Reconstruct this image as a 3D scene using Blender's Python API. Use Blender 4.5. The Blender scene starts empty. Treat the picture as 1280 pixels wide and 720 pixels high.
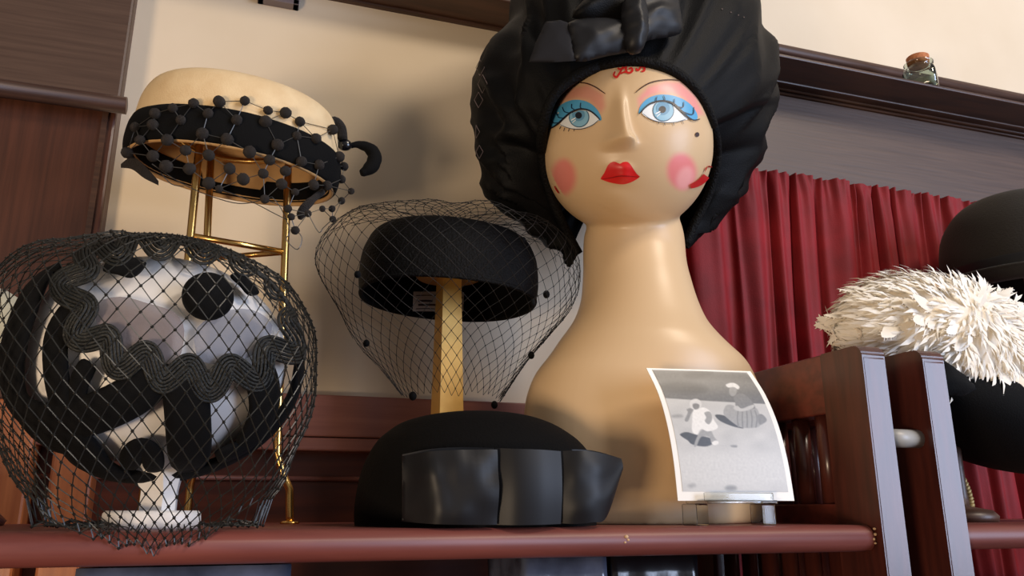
import bpy, bmesh, math, random
from math import sin, cos, pi, radians as R, sqrt, atan2, exp
from mathutils import Vector, Matrix, noise
from mathutils.bvhtree import BVHTree
from mathutils.geometry import delaunay_2d_cdt

random.seed(7)
SC = bpy.context.scene
COL = SC.collection

# ------------------------------------------------------------------ camera
F = 1000.0
TILT, HEAD = R(15.4), R(18.2)
CAM = Vector((0, 0, 0.014))
cd = bpy.data.cameras.new('camera')
cd.lens = 36.0 * F / 1280.0
cd.sensor_width = 36.0
cd.clip_start = 0.01
cam = bpy.data.objects.new('camera', cd)
COL.objects.link(cam)
cam.location = CAM
cam.rotation_euler = (pi / 2 + TILT, 0, -HEAD)
SC.camera = cam

# ------------------------------------------------------------------ light
SC.view_settings.view_transform = 'Standard'
SC.view_settings.look = 'None'
SC.view_settings.gamma = 1
SC.view_settings.use_curve_mapping = False
SC.view_settings.exposure = 0.0
world = bpy.data.worlds.new('world')
SC.world = world
world.use_nodes = True
world.node_tree.nodes['Background'].inputs[0].default_value = (0.85, 0.78, 0.74, 1)
world.node_tree.nodes['Background'].inputs[1].default_value = 0.27


def area_light(name, loc, target, size, energy, col):
    l = bpy.data.lights.new(name, 'AREA')
    l.shape = 'RECTANGLE'
    l.size, l.size_y = size
    l.energy = energy
    l.color = col
    o = bpy.data.objects.new(name, l)
    COL.objects.link(o)
    o.location = loc
    o.rotation_euler = (Vector(target) - Vector(loc)).to_track_quat('-Z', 'Y').to_euler()
    return o


area_light('window_daylight', (2.5, -1.5, 0.5), (0.4, 0.7, 0.1), (1.3, 1.7), 74, (0.62, 0.74, 1.0))
area_light('ceiling_lamp', (1.5, -0.8, 1.8), (0.4, 0.8, 0.25), (0.5, 0.5), 30, (1.0, 0.85, 0.68))
area_light('floor_lamp', (-0.75, -0.35, -0.25), (0.0, 0.9, 0.35), (0.25, 0.25), 10.5, (1.0, 0.76, 0.52))


# ------------------------------------------------------------------ pixel -> place
_f = Vector((sin(HEAD) * cos(TILT), cos(HEAD) * cos(TILT), sin(TILT)))
_r = Vector((cos(HEAD), -sin(HEAD), 0))
_u = _r.cross(_f)


def ray(px, py):
    return _f + _r * ((px - 640) / F) + _u * ((360 - py) / F)


def W(px, py, Y):
    d = ray(px, py)
    return CAM + d * ((Y - CAM.y) / d.y)


def WZ(px, py, z):
    d = ray(px, py)
    return CAM + d * ((z - CAM.z) / d.z)


def depth(Y, px, py):
    return (Y - CAM.y) / ray(px, py).y


# ------------------------------------------------------------------ materials
def lin(c):
    def f(v):
        v /= 255.0
        return v / 12.92 if v <= 0.04045 else ((v + 0.055) / 1.055) ** 2.4
    return (f(c[0]), f(c[1]), f(c[2]), 1)


def mat(name, col, rough=0.6, metal=0.0, col2=None, scale=30.0, stretch=(1, 1, 1), bump=0.0, bscale=None,
        sheen=0.0, coat=0.0, trans=0.0, spec=None, alpha_attr=None, alpha=None, detail=4.0, rough2=None, sheencol=None):
    m = bpy.data.materials.new(name)
    m.use_nodes = True
    nt = m.node_tree
    n = nt.nodes
    b = n['Principled BSDF']
    b.inputs['Base Color'].default_value = lin(col)
    b.inputs['Roughness'].default_value = rough
    b.inputs['Metallic'].default_value = metal
    b.inputs['Sheen Weight'].default_value = sheen
    if sheencol:
        b.inputs['Sheen Tint'].default_value = lin(sheencol)
    b.inputs['Coat Weight'].default_value = coat
    b.inputs['Coat Roughness'].default_value = 0.15
    if spec is not None:
        b.inputs['Specular IOR Level'].default_value = spec
    b.inputs['Transmission Weight'].default_value = trans
    if col2 or bump:
        tc = n.new('ShaderNodeTexCoord')
        mp = n.new('ShaderNodeMapping')
        mp.inputs['Scale'].default_value = stretch
        nt.links.new(tc.outputs['Object'], mp.inputs[0])
        nz = n.new('ShaderNodeTexNoise')
        nz.inputs['Scale'].default_value = scale
        nz.inputs['Detail'].default_value = detail
        nt.links.new(mp.outputs[0], nz.inputs['Vector'])
        if col2:
            rp = n.new('ShaderNodeValToRGB')
            rp.color_ramp.elements[0].position = 0.32
            rp.color_ramp.elements[1].position = 0.68
            rp.color_ramp.elements[0].color = lin(col)
            rp.color_ramp.elements[1].color = lin(col2)
            nt.links.new(nz.outputs['Fac'], rp.inputs[0])
            nt.links.new(rp.outputs[0], b.inputs['Base Color'])
        if rough2 is not None:
            mr = n.new('ShaderNodeMapRange')
            mr.inputs['To Min'].default_value = rough
            mr.inputs['To Max'].default_value = rough2
            nt.links.new(nz.outputs['Fac'], mr.inputs['Value'])
            nt.links.new(mr.outputs[0], b.inputs['Roughness'])
        if bump:
            bp = n.new('ShaderNodeBump')
            bp.inputs['Strength'].default_value = bump
            bp.inputs['Distance'].default_value = 0.002
            src = nz
            if bscale:
                src = n.new('ShaderNodeTexNoise')
                src.inputs['Scale'].default_value = bscale
                src.inputs['Detail'].default_value = 3
                nt.links.new(mp.outputs[0], src.inputs['Vector'])
            nt.links.new(src.outputs['Fac'], bp.inputs['Height'])
            nt.links.new(bp.outputs[0], b.inputs['Normal'])
    if alpha_attr:
        a = n.new('ShaderNodeAttribute')
        a.attribute_name = alpha_attr
        nt.links.new(a.outputs['Fac'], b.inputs['Alpha'])
    if alpha is not None:
        b.inputs['Alpha'].default_value = alpha
    return m


M = {}
M['plaster'] = mat('cream plaster', (228, 212, 188), 0.75, col2=(220, 203, 177), scale=5, bump=0.12, bscale=60)
M['wood_dark'] = mat('dark oak', (58, 38, 30), 0.34, col2=(84, 57, 44), scale=9, stretch=(1.2, 8, 26), bump=0.12, rough2=0.5)
M['wood_header'] = mat('brown oak board', (72, 53, 43), 0.42, col2=(86, 65, 53), scale=7, stretch=(1.2, 8, 30), bump=0.12, rough2=0.55)
M['wood_post'] = mat('red oak pilaster', (70, 42, 32), 0.28, col2=(86, 50, 37), scale=8, stretch=(30, 8, 1.0), bump=0.22, rough2=0.42)
M['mahog'] = mat('mahogany', (84, 36, 30), 0.33, col2=(112, 50, 40), scale=14, stretch=(1, 6, 8), bump=0.06, coat=0.25)
M['mahog_v'] = mat('mahogany upright', (66, 32, 28), 0.30, col2=(88, 42, 34), scale=14, stretch=(8, 8, 1), bump=0.06, coat=0.2)
M['rail'] = mat('mahogany rail', (104, 52, 46), 0.44, col2=(122, 64, 55), scale=10, stretch=(1, 8, 8), bump=0.08)
M['wain'] = mat('wainscot', (136, 84, 72), 0.42, col2=(152, 98, 84), scale=8, stretch=(1, 8, 20), bump=0.08)
M['wain_d'] = mat('wainscot panel', (70, 30, 20), 0.4, col2=(98, 44, 26), scale=6, stretch=(1, 8, 14), bump=0.08)
M['wain_o'] = mat('warm glow oak', (150, 82, 46), 0.4, col2=(176, 104, 60), scale=9, stretch=(14, 8, 1), bump=0.08)  # warm lamplight on the left stiles is put into this wood colour
M['chip'] = mat('chipped bare wood', (205, 170, 130), 0.7)
M['skin'] = mat('painted beige plaster', (218, 186, 144), 0.36, spec=0.4)
_nt = M['skin'].node_tree
_at = _nt.nodes.new('ShaderNodeAttribute')
_at.attribute_name = 'paint'
_nt.links.new(_at.outputs['Color'], _nt.nodes['Principled BSDF'].inputs['Base Color'])
M['blk_cloth'] = mat('black crumpled cloth', (9, 9, 10), 0.55, spec=0.12, bump=0.25, bscale=700, scale=60, sheencol=(120, 120, 130))
M['blk_felt'] = mat('black felt', (10, 9, 9), 0.85, spec=0.1, sheen=0.01, bump=0.3, scale=500, sheencol=(120, 110, 105))
M['blk_velvet'] = mat('black velvet', (5, 5, 6), 0.9, sheen=0.04, spec=0.2, bump=0.2, scale=600, sheencol=(110, 110, 115))
M['blk_satin'] = mat('black satin', (18, 18, 21), 0.5, spec=0.35)
M['grosgrain'] = mat('black grosgrain', (34, 34, 38), 0.7, spec=0.2)
M['blk_straw'] = mat('black woven straw', (11, 10, 10), 0.7, spec=0.15, bump=0.8, scale=420, detail=1)
M['net'] = mat('black net thread', (22, 20, 19), 0.6)
M['net_g'] = mat('grey black net thread', (34, 34, 31), 0.4)
M['pom'] = mat('charcoal pompom', (24, 20, 19), 0.95, sheen=0.25, bump=1.0, scale=900, sheencol=(150, 135, 125))
M['braid'] = mat('black olive braid cord', (24, 25, 22), 0.55, bump=0.6, scale=700)
M['cream_hat'] = mat('cream straw cloth', (232, 205, 160), 0.7, col2=(222, 192, 146), scale=60, bump=0.2, bscale=700)
M['lining'] = mat('tan hat lining', (206, 166, 112), 0.6, col2=(190, 148, 96), scale=40, bump=0.15)
M['brass'] = mat('brass', (226, 182, 108), 0.24, 1.0)
M['gold'] = mat('gold painted wood', (222, 176, 92), 0.42, 0.35, col2=(206, 158, 78), scale=40, bump=0.1)
M['white'] = mat('white plastic', (232, 228, 224), 0.35)
M['tulle'] = mat('lilac grey tulle', (120, 108, 108), 0.8, alpha=0.78, bump=0.4, scale=250)
M['tulle_b'] = mat('blue grey tulle', (118, 120, 132), 0.6, alpha=0.7, bump=0.4, scale=250)
M['red_velvet'] = mat('red velvet', (138, 16, 28), 0.75, col2=(112, 10, 20), scale=18, sheen=0.5, bump=0.15, bscale=500, sheencol=(230, 60, 60))
M['feather'] = mat('cream feather', (246, 236, 218), 0.75, sheen=0.2)
M['feather2'] = mat('ivory feather', (250, 244, 232), 0.75, sheen=0.2)
M['feather3'] = mat('peach stained feather', (236, 206, 168), 0.75, sheen=0.2)
M['bowler'] = mat('charcoal felt', (42, 40, 38), 0.8, spec=0.25, sheen=0.2, bump=0.3, scale=400, sheencol=(150, 145, 140))
M['paper'] = mat('photo paper', (240, 234, 222), 0.35)
M['cork'] = mat('cork', (196, 128, 84), 0.9, col2=(164, 98, 60), scale=160, bump=0.5)
M['shellsand'] = mat('shell sand', (206, 200, 178), 0.9, col2=(176, 172, 150), scale=200, bump=0.5)
M['rope'] = mat('gold cord', (176, 150, 96), 0.5, 0.4)
M['card'] = mat('label card', (196, 182, 168), 0.7)
M['ink'] = mat('dark ink', (60, 48, 44), 0.8)
M['bag'] = mat('dark blue plastic', (40, 46, 60), 0.14, col2=(92, 100, 122), scale=22, bump=0.8, bscale=30, coat=0.4)
M['bag2'] = mat('black plastic', (18, 18, 22), 0.2, bump=0.8, scale=24, coat=0.3)
M['floor'] = mat('floor boards', (92, 66, 50), 0.5, col2=(70, 48, 36), scale=4, stretch=(1, 12, 1))
M['pale_felt'] = mat('pale sage felt', (190, 184, 160), 0.9, sheen=0.3, bump=0.2, scale=300)


def glassy(name, tint, mix=0.12):
    m = bpy.data.materials.new(name)
    m.use_nodes = True
    nt = m.node_tree
    n = nt.nodes
    n.remove(n['Principled BSDF'])
    tr = n.new('ShaderNodeBsdfTransparent')
    tr.inputs[0].default_value = lin(tint)
    gl = n.new('ShaderNodeBsdfGlossy')
    gl.inputs['Roughness'].default_value = 0.06
    fr = n.new('ShaderNodeFresnel')
    fr.inputs[0].default_value = 1.45
    ad = n.new('ShaderNodeMath')
    ad.operation = 'ADD'
    ad.inputs[1].default_value = mix
    nt.links.new(fr.outputs[0], ad.inputs[0])
    mx = n.new('ShaderNodeMixShader')
    nt.links.new(ad.outputs[0], mx.inputs[0])
    nt.links.new(tr.outputs[0], mx.inputs[1])
    nt.links.new(gl.outputs[0], mx.inputs[2])
    nt.links.new(mx.outputs[0], n['Material Output'].inputs[0])
    return m


M['glass'] = glassy('jar glass', (214, 224, 214), 0.10)
M['acrylic'] = glassy('clear acrylic', (248, 248, 246), -0.01)
_grey = {}


def grey(v, tint=(1.0, 0.985, 0.95), rough=0.4):
    k = (v, rough)
    if k not in _grey:
        _grey[k] = mat('print grey %d' % v, tuple(v * t for t in tint), rough)
    return _grey[k]


_paint = {}


def paint(c, soft=False):
    k = (c, soft)
    if k not in _paint:
        _paint[k] = mat('paint', c, 0.4, alpha_attr='a' if soft else None)
    return _paint[k]


# ------------------------------------------------------------------ objects
ORG = {}


def tag(o, label, cat, group=None, kind=None):
    o['label'] = label
    if cat:
        o['category'] = cat
    if group:
        o['group'] = group
    if kind:
        o['kind'] = kind
    return o


def thing(name, loc, label, cat, group=None):
    o = bpy.data.objects.new(name, None)
    o.empty_display_size = 0.02
    COL.objects.link(o)
    o.location = loc
    ORG[o] = Vector(loc)
    return tag(o, label, cat, group)


def mk(name, verts, faces, m, parent=None, smooth=True, kind=None, label=None, attr=None):
    org = ORG[parent] if parent else Vector((0, 0, 0))
    me = bpy.data.meshes.new(name)
    me.from_pydata([(v[0] - org.x, v[1] - org.y, v[2] - org.z) for v in verts], [], faces)
    if isinstance(m, (list, tuple)):
        for x in m:
            me.materials.append(x)
    else:
        me.materials.append(m)
    if smooth:
        me.polygons.foreach_set('use_smooth', [True] * len(me.polygons))
    if attr is not None:
        a = me.attributes.new('a', 'FLOAT', 'POINT')
        a.data.foreach_set('value', attr)
    me.update()
    o = bpy.data.objects.new(name, me)
    COL.objects.link(o)
    if parent:
        o.parent = parent
    ORG[o] = org
    if kind:
        o['kind'] = kind
    if label:
        o['label'] = label
    return o


def fixn(o):
    bm = bmesh.new()
    bm.from_mesh(o.data)
    bmesh.ops.recalc_face_normals(bm, faces=bm.faces)
    bm.to_mesh(o.data)
    bm.free()
    return o


class MB:
    def __init__(s):
        s.v, s.f = [], []

    def add(s, vf):
        b = len(s.v)
        s.v += [Vector(v) for v in vf[0]]
        s.f += [tuple(i + b for i in f) for f in vf[1]]
        return s

    def build(s, name, m, parent=None, smooth=True, **k):
        return mk(name, s.v, s.f, m, parent, smooth, **k)


def tube(pts, r, sides=8, closed=False, flat=None, up=None, cap=True):
    """round (or flattened: flat=(normals, ratio)) tube along points"""
    pts = [Vector(p) for p in pts]
    n = len(pts)
    rs = r if isinstance(r, (list, tuple)) else [r] * n
    V, Fc = [], []
    prev = None
    for i, p in enumerate(pts):
        a = pts[(i - 1) % n] if (closed or i > 0) else p
        b = pts[(i + 1) % n] if (closed or i < n - 1) else p
        t = (b - a)
        t = t.normalized() if t.length > 1e-9 else Vector((0, 0, 1))
        if flat:
            nn = flat[0][i]
            nn = (nn - t * nn.dot(t)).normalized()
        else:
            if prev is None:
                q = up or (Vector((0, 0, 1)) if abs(t.z) < 0.9 else Vector((1, 0, 0)))
                nn = (q - t * q.dot(t)).normalized()
            else:
                nn = (prev - t * prev.dot(t))
                nn = nn.normalized() if nn.length > 1e-6 else prev
        prev = nn
        bb = t.cross(nn)
        for k in range(sides):
            an = 2 * pi * k / sides
            ra = rs[i] * (flat[1] if flat else 1)
            V.append(p + nn * (sin(an) * ra) + bb * (cos(an) * rs[i]))
    m = n if closed else n - 1
    for i in range(m):
        j = (i + 1) % n
        for k in range(sides):
            l = (k + 1) % sides
            Fc.append((i * sides + k, i * sides + l, j * sides + l, j * sides + k))
    if cap and not closed:
        Fc.append(tuple(reversed(range(sides))))
        Fc.append(tuple((n - 1) * sides + k for k in range(sides)))
    return V, Fc


def lathe(prof, c, seg=48, ax=1.0, ay=1.0, rot=None):
    """prof: [(r,z)...] around the vertical through c; ax/ay squash; rot a Matrix about c"""
    V, Fc = [], []
    c = Vector(c)
    for r_, z in prof:
        for k in range(seg):
            a = 2 * pi * k / seg
            p = Vector((r_ * cos(a) * ax, r_ * sin(a) * ay, z))
            if rot:
                p = rot @ p
            V.append(c + p)
    for i in range(len(prof) - 1):
        for k in range(seg):
            l = (k + 1) % seg
            Fc.append((i * seg + k, i * seg + l, (i + 1) * seg + l, (i + 1) * seg + k))
    if prof[0][0] > 1e-6:
        pass
    return V, Fc


def smoothprof(pts, n=6):
    """catmull-rom through 2d/3d points"""
    out = []
    P = [Vector(p) for p in pts]
    for i in range(len(P) - 1):
        p0 = P[max(i - 1, 0)]
        p1, p2 = P[i], P[i + 1]
        p3 = P[min(i + 2, len(P) - 1)]
        for k in range(n):
            t = k / n
            out.append(0.5 * ((2 * p1) + (p2 - p0) * t + (2 * p0 - 5 * p1 + 4 * p2 - p3) * t * t + (3 * p1 - p0 - 3 * p2 + p3) * t ** 3))
    out.append(P[-1])
    return out


def box(x0, x1, y0, y1, z0, z1, bev=0.0, seg=2):
    bm = bmesh.new()
    bmesh.ops.create_cube(bm, size=1)
    for v in bm.verts:
        v.co = Vector(((x0 + x1) / 2 + v.co.x * (x1 - x0), (y0 + y1) / 2 + v.co.y * (y1 - y0), (z0 + z1) / 2 + v.co.z * (z1 - z0)))
    if bev:
        bmesh.ops.bevel(bm, geom=bm.edges[:], offset=bev, segments=seg, affect='EDGES', profile=0.5)
    V = [v.co.copy() for v in bm.verts]
    bm.verts.index_update()
    Fc = [tuple(v.index for v in f.verts) for f in bm.faces]
    bm.free()
    return V, Fc


def ball(c, rx, ry=None, rz=None, seg=16, rings=10):
    ry = ry or rx
    rz = rz or rx
    V, Fc = [], []
    for i in range(rings + 1):
        t = pi * i / rings
        for k in range(seg):
            a = 2 * pi * k / seg
            V.append(Vector(c) + Vector((rx * sin(t) * cos(a), ry * sin(t) * sin(a), rz * cos(t))))
    for i in range(rings):
        for k in range(seg):
            l = (k + 1) % seg
            Fc.append((i * seg + k, (i + 1) * seg + k, (i + 1) * seg + l, i * seg + l))
    return V, Fc


def inside(pt, poly):
    x, y = pt
    c = False
    j = len(poly) - 1
    for i in range(len(poly)):
        xi, yi = poly[i]
        xj, yj = poly[j]
        if (yi > y) != (yj > y) and x < (xj - xi) * (y - yi) / (yj - yi + 1e-12) + xi:
            c = not c
        j = i
    return c


def bdist(pt, poly):
    best = 1e9
    x, y = pt
    for i in range(len(poly)):
        x0, y0 = poly[i - 1]
        x1, y1 = poly[i]
        dx, dy = x1 - x0, y1 - y0
        t = max(0, min(1, ((x - x0) * dx + (y - y0) * dy) / (dx * dx + dy * dy + 1e-12)))
        best = min(best, math.hypot(x - x0 - t * dx, y - y0 - t * dy))
    return best


def dense(poly, step):
    out = []
    for i in range(len(poly)):
        x0, y0 = poly[i - 1]
        x1, y1 = poly[i]
        n = max(1, int(math.hypot(x1 - x0, y1 - y0) / step))
        for k in range(n):
            out.append((x0 + (x1 - x0) * k / n, y0 + (y1 - y0) * k / n))
    return out


def fill2d(poly, step):
    b = dense(poly, step)
    n = len(b)
    pts = [Vector(p) for p in b]
    xs = [p[0] for p in b]
    ys = [p[1] for p in b]
    y = min(ys) + step * 0.5
    row = 0
    while y < max(ys):
        x = min(xs) + step * (0.25 if row % 2 else 0.75)
        while x < max(xs):
            if inside((x, y), b) and bdist((x, y), b) > step * 0.45:
                pts.append(Vector((x, y)))
            x += step
        y += step * 0.87
        row += 1
    r = delaunay_2d_cdt(pts, [], [list(range(n))], 1, 1e-4)
    return r[0], r[2], b


def curve2d(poly, n=4):
    """closed smooth outline"""
    P = [Vector(p) for p in poly]
    out = []
    m = len(P)
    for i in range(m):
        p0, p1, p2, p3 = P[i - 1], P[i], P[(i + 1) % m], P[(i + 2) % m]
        for k in range(n):
            t = k / n
            q = 0.5 * ((2 * p1) + (p2 - p0) * t + (2 * p0 - 5 * p1 + 4 * p2 - p3) * t * t + (3 * p1 - p0 - 3 * p2 + p3) * t ** 3)
            out.append((q.x, q.y))
    return out


def cast(bvh, px, py):
    d = ray(px, py).normalized()
    h = bvh.ray_cast(CAM, d)
    if h[0] is None:
        # just off the outline: slide to the nearest point of the silhouette
        q = bvh.find_nearest(CAM + d * 0.72)
        for _ in range(6):
            q = bvh.find_nearest(CAM + d * (q[0] - CAM).dot(d))
        h = q
    return h[0], h[1]


def decal(name, poly, bvh, off, m, parent, step=3.0, soft=0.0, smooth_outline=True, label=None, rim=False):
    """a coat of paint: outline seen in the photo laid on the thing's own surface"""
    if smooth_outline:
        poly = curve2d(poly, 3)
    V2, Fc, b = fill2d(poly, step)
    V, A = [], []
    for p in V2:
        h, n = cast(bvh, p.x, p.y)
        if n.dot(ray(p.x, p.y)) > 0:
            n = -n
        V.append(h + n * off)
        A.append(min(1.0, bdist((p.x, p.y), b) / soft) if soft else 1.0)
    if soft:
        A = [(a * a * (3 - 2 * a)) for a in A]
    o = mk(name, V, [tuple(f) for f in Fc], m, parent, attr=A if soft else None, label=label)
    return o


def stroke(name, pts, w, bvh, off, m, parent, taper=True):
    c = smoothprof([(p[0], p[1], 0) for p in pts], 5)
    L, Rr = [], []
    n = len(c)
    for i, p in enumerate(c):
        a, b = c[max(i - 1, 0)], c[min(i + 1, n - 1)]
        t = (b - a).normalized()
        ww = w * 0.5
        if taper:
            ww *= 0.35 + 0.65 * sin(pi * (i + 0.5) / n) ** 0.6
        L.append((p.x - t.y * ww, p.y + t.x * ww))
        Rr.append((p.x + t.y * ww, p.y - t.x * ww))
    V, Fc = [], []
    for a, b in zip(L, Rr):
        for q in (a, b):
            h, nn = cast(bvh, q[0], q[1])
            if nn.dot(ray(*q)) > 0:
                nn = -nn
            V.append(h + nn * off)
    for i in range(n - 1):
        Fc.append((2 * i, 2 * i + 1, 2 * i + 3, 2 * i + 2))
    return mk(name, V, Fc, m, parent)


def puff(name, poly, Y, thick, m, parent, step=5.0, so=True, lab=None, yfun=None, pw=0.5, wr=0.0):
    """a stuffed piece of cloth with the given outline standing at distance Y"""
    if so:
        poly = curve2d(poly, 3)
    V2, Fc, b = fill2d(poly, step)
    md = max(bdist((p.x, p.y), b) for p in V2) + 1e-6
    V = []
    n = len(V2)
    for s in (-1, 1):
        for p in V2:
            d = bdist((p.x, p.y), b) / md
            y = Y if yfun is None else yfun(p.x, p.y)
            t = thick * (d ** pw)
            if wr and s < 0:
                t += wr * d ** 0.3 * noise.noise(Vector((p.x * 0.05, p.y * 0.09, 3.3)))
            base = W(p.x, p.y, y)
            V.append(base + Vector((0, s * t * 0.5, 0)))
    F2 = [tuple(f) for f in Fc] + [tuple(reversed([i + n for i in f])) for f in Fc]
    o = mk(name, V, F2, m, parent, label=lab)
    bm = bmesh.new()
    bm.from_mesh(o.data)
    bmesh.ops.remove_doubles(bm, verts=bm.verts, dist=1e-5)
    bmesh.ops.recalc_face_normals(bm, faces=bm.faces)
    bm.to_mesh(o.data)
    bm.free()
    o.data.polygons.foreach_set('use_smooth', [True] * len(o.data.polygons))
    return o


def prism(a, b, r):
    t = (b - a)
    if t.length < 1e-7:
        return [], []
    t.normalize()
    q = Vector((0, 0, 1)) if abs(t.z) < 0.9 else Vector((1, 0, 0))
    n = (q - t * q.dot(t)).normalized()
    c = t.cross(n)
    V = []
    for p in (a, b):
        for k in range(3):
            an = 2 * pi * k / 3
            V.append(p + n * (cos(an) * r) + c * (sin(an) * r))
    return V, [(0, 1, 4, 3), (1, 2, 5, 4), (2, 0, 3, 5)]


def octa(c, r):
    V = [c + Vector(d) * r for d in ((1, 0, 0), (-1, 0, 0), (0, 1, 0), (0, -1, 0), (0, 0, 1), (0, 0, -1))]
    return V, [(0, 2, 4), (2, 1, 4), (1, 3, 4), (3, 0, 4), (2, 0, 5), (1, 2, 5), (3, 1, 5), (0, 3, 5)]


def struct(name, vf, m, parent=None, smooth=False):
    o = mk(name, vf[0], vf[1], m, parent, smooth)
    if not parent:
        o['kind'] = 'structure'
    return o


# ================================================================== THE ROOM
YW = 1.02
struct('wall_back', box(-2.5, 3.2, YW, YW + 0.1, -0.95, 1.9), M['plaster'])
struct('floor', box(-2.5, 3.2, -3.0, YW + 0.1, -1.0, -0.95), M['floor'])

zl = W(1150, 103, 0.908).z
xh0 = W(800, 160, 0.99).x
YP = 0.972
struct('plaster_panel', box(-2.4, xh0, YP, YW + 0.01, 0.0, zl - 0.004), M['plaster'], bpy.data.objects['wall_back'])
# plate rail that runs along the wall
zl = W(1150, 103, 0.908).z
ledge = struct('trim_1', box(-2.5, 3.2, 0.905, YW, zl - 0.006, zl, 0.002), M['wood_dark'])
ledge['label'] = 'dark wooden plate rail ledge high on the cream wall'
struct('cove', box(-2.5, 3.2, 0.964, YW, zl - 0.010, zl - 0.005, 0.002), M['wood_dark'], ledge)
struct('backing_strip', box(-2.5, 3.2, 1.006, YW + 0.01, zl - 0.001, zl + 0.075), M['wood_dark'], ledge)
struct('round_bead', tube([(-2.5, 1.003, zl + 0.078), (3.2, 1.003, zl + 0.078)], 0.0105, 12), M['wood_dark'], ledge, True)
xh0 = W(800, 160, 0.99).x
zb = W(1100, 245, 0.985).z
hd = struct('trim_2', box(xh0, 3.2, 0.985, YW, zb, zl - 0.005, 0.001), M['wood_header'])
hd['label'] = 'wide brown oak board above the red curtain'
for dz, rr in ((-0.0095, 0.0042), (-0.018, 0.0028)):
    struct('bead', tube([(xh0, 0.983, zl + dz), (3.2, 0.983, zl + dz)], rr, 8), M['wood_dark'], hd, True)
struct('bead', tube([(xh0, 0.981, zb + 0.004), (3.2, 0.981, zb + 0.004)], 0.006, 8), M['wood_dark'], hd, True)

# pilaster at the left with its moulding
xe = W(158, 60, 0.945).x
pil = struct('trim_3', box(-2.5, xe, 0.945, YW, 0.12, 1.9, 0.003), M['wood_post'])
pil['label'] = 'dark red-brown oak pilaster beside the cream wall'
zm = W(80, 122, 0.928).z
struct('upper_board', box(-2.5, xe + 0.004, 0.930, 0.947, zm, 1.9, 0.003), M['wood_header'], pil)
struct('moulding', tube([(-2.5, 0.927, zm), (xe + 0.012, 0.927, zm)], 0.010, 12), M['wood_dark'], pil, True)
struct('groove_strip', box(xe - 0.014, xe - 0.008, 0.941, 0.947, 0.12, zm), M['wood_dark'], pil)

# wainscot behind the shelf
ws = struct('trim_4', box(-2.5, xh0 + 0.05, 0.966, YW, -0.95, W(520, 566, 0.966).z), M['wain_d'])
ws['label'] = 'low dark panelled wainscot behind the hats'
struct('cap_board', box(-2.5, xh0 + 0.05, 0.948, YW, W(520, 549, 0.948).z, W(520, 498, 0.948).z, 0.002), M['wain'], ws)
struct('ledge_strip', box(-2.5, xh0 + 0.05, 0.938, YW, W(520, 566, 0.938).z, W(520, 550, 0.938).z, 0.002), M['wain'], ws)
struct('thin_bead', tube([(-2.5, 0.964, W(520, 600, 0.964).z), (xh0 + .05, 0.964, W(520, 600, 0.964).z)], 0.003, 8), M['wain'], ws, True)
for (a, b, mm, yy) in ((-40, 36, 'wain_o', 0.928), (62, 116, 'wain_o', 0.934)):
    xa, xb = W(a, 590, yy).x, W(b, 590, yy).x
    struct('stile', box(xa, xb, yy, 0.967, -0.3, W(60, 500, yy).z, 0.003), M[mm], ws)

# small frame whose lower edge hangs into view
fr = thing('picture_frame', W(347, -60, 0.96), 'small dull lilac picture frame hung high on the cream wall', 'picture frame')
a, b = W(322, -2, 0.96), W(374, 4, 0.96)
zz = W(350, 3, 0.96).z
for (x0, x1, z0, z1) in ((a.x, b.x, zz, zz + 0.008), (a.x, b.x, zz + 0.072, zz + 0.08), (a.x, a.x + 0.008, zz, zz + 0.08), (b.x - 0.008, b.x, zz, zz + 0.08)):
    fo = box(x0, x1, 0.958, YP + 0.001, z0, z1, 0.001)
    mk('frame_bar', fo[0], fo[1], grey(120, (1, 0.9, 0.92)), fr, False)
fo = box(a.x + 0.006, b.x - 0.006, 0.966, YP + 0.001, zz + 0.006, zz + 0.074)
mk('picture', fo[0], fo[1], grey(170), fr, False)

# ================================================================== BOOKCASES
YR = 0.60                       # axis of the front rail
RR = 0.0111                     # its radius
ZR = -RR                        # shelf top is z = 0
XP1 = W(1097, 672, YR - RR).x   # inner face of first side panel
YB = 0.90
zt1 = W(1100, 431, 0.582).z     # top of the side panels


def rounded_post(x0, x1, y0, y1, z0, z1, cut=0.012):
    """upright whose upper front corner is rounded, outline in YZ extruded along X"""
    pr = [(y0, z0), (y0, z1 - cut)]
    for k in range(1, 6):
        a = pi / 2 * k / 5
        pr.append((y0 + cut - cut * cos(a), z1 - cut + cut * sin(a)))
    pr += [(y1, z1), (y1, z0)]
    bm = bmesh.new()
    f = bm.faces.new([bm.verts.new((x0, y, z)) for y, z in pr])
    e = bmesh.ops.extrude_face_region(bm, geom=[f])
    for v in [g for g in e['geom'] if isinstance(g, bmesh.types.BMVert)]:
        v.co.x = x1
    bmesh.ops.recalc_face_normals(bm, faces=bm.faces)
    bmesh.ops.bevel(bm, geom=[e_ for e_ in bm.edges if e_.calc_length() > 0.004], offset=0.0016, segments=2, affect='EDGES')
    bm.verts.index_update()
    V = [v.co.copy() for v in bm.verts]
    Fc = [tuple(v.index for v in q.verts) for q in bm.faces]
    bm.free()
    return V, Fc


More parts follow.
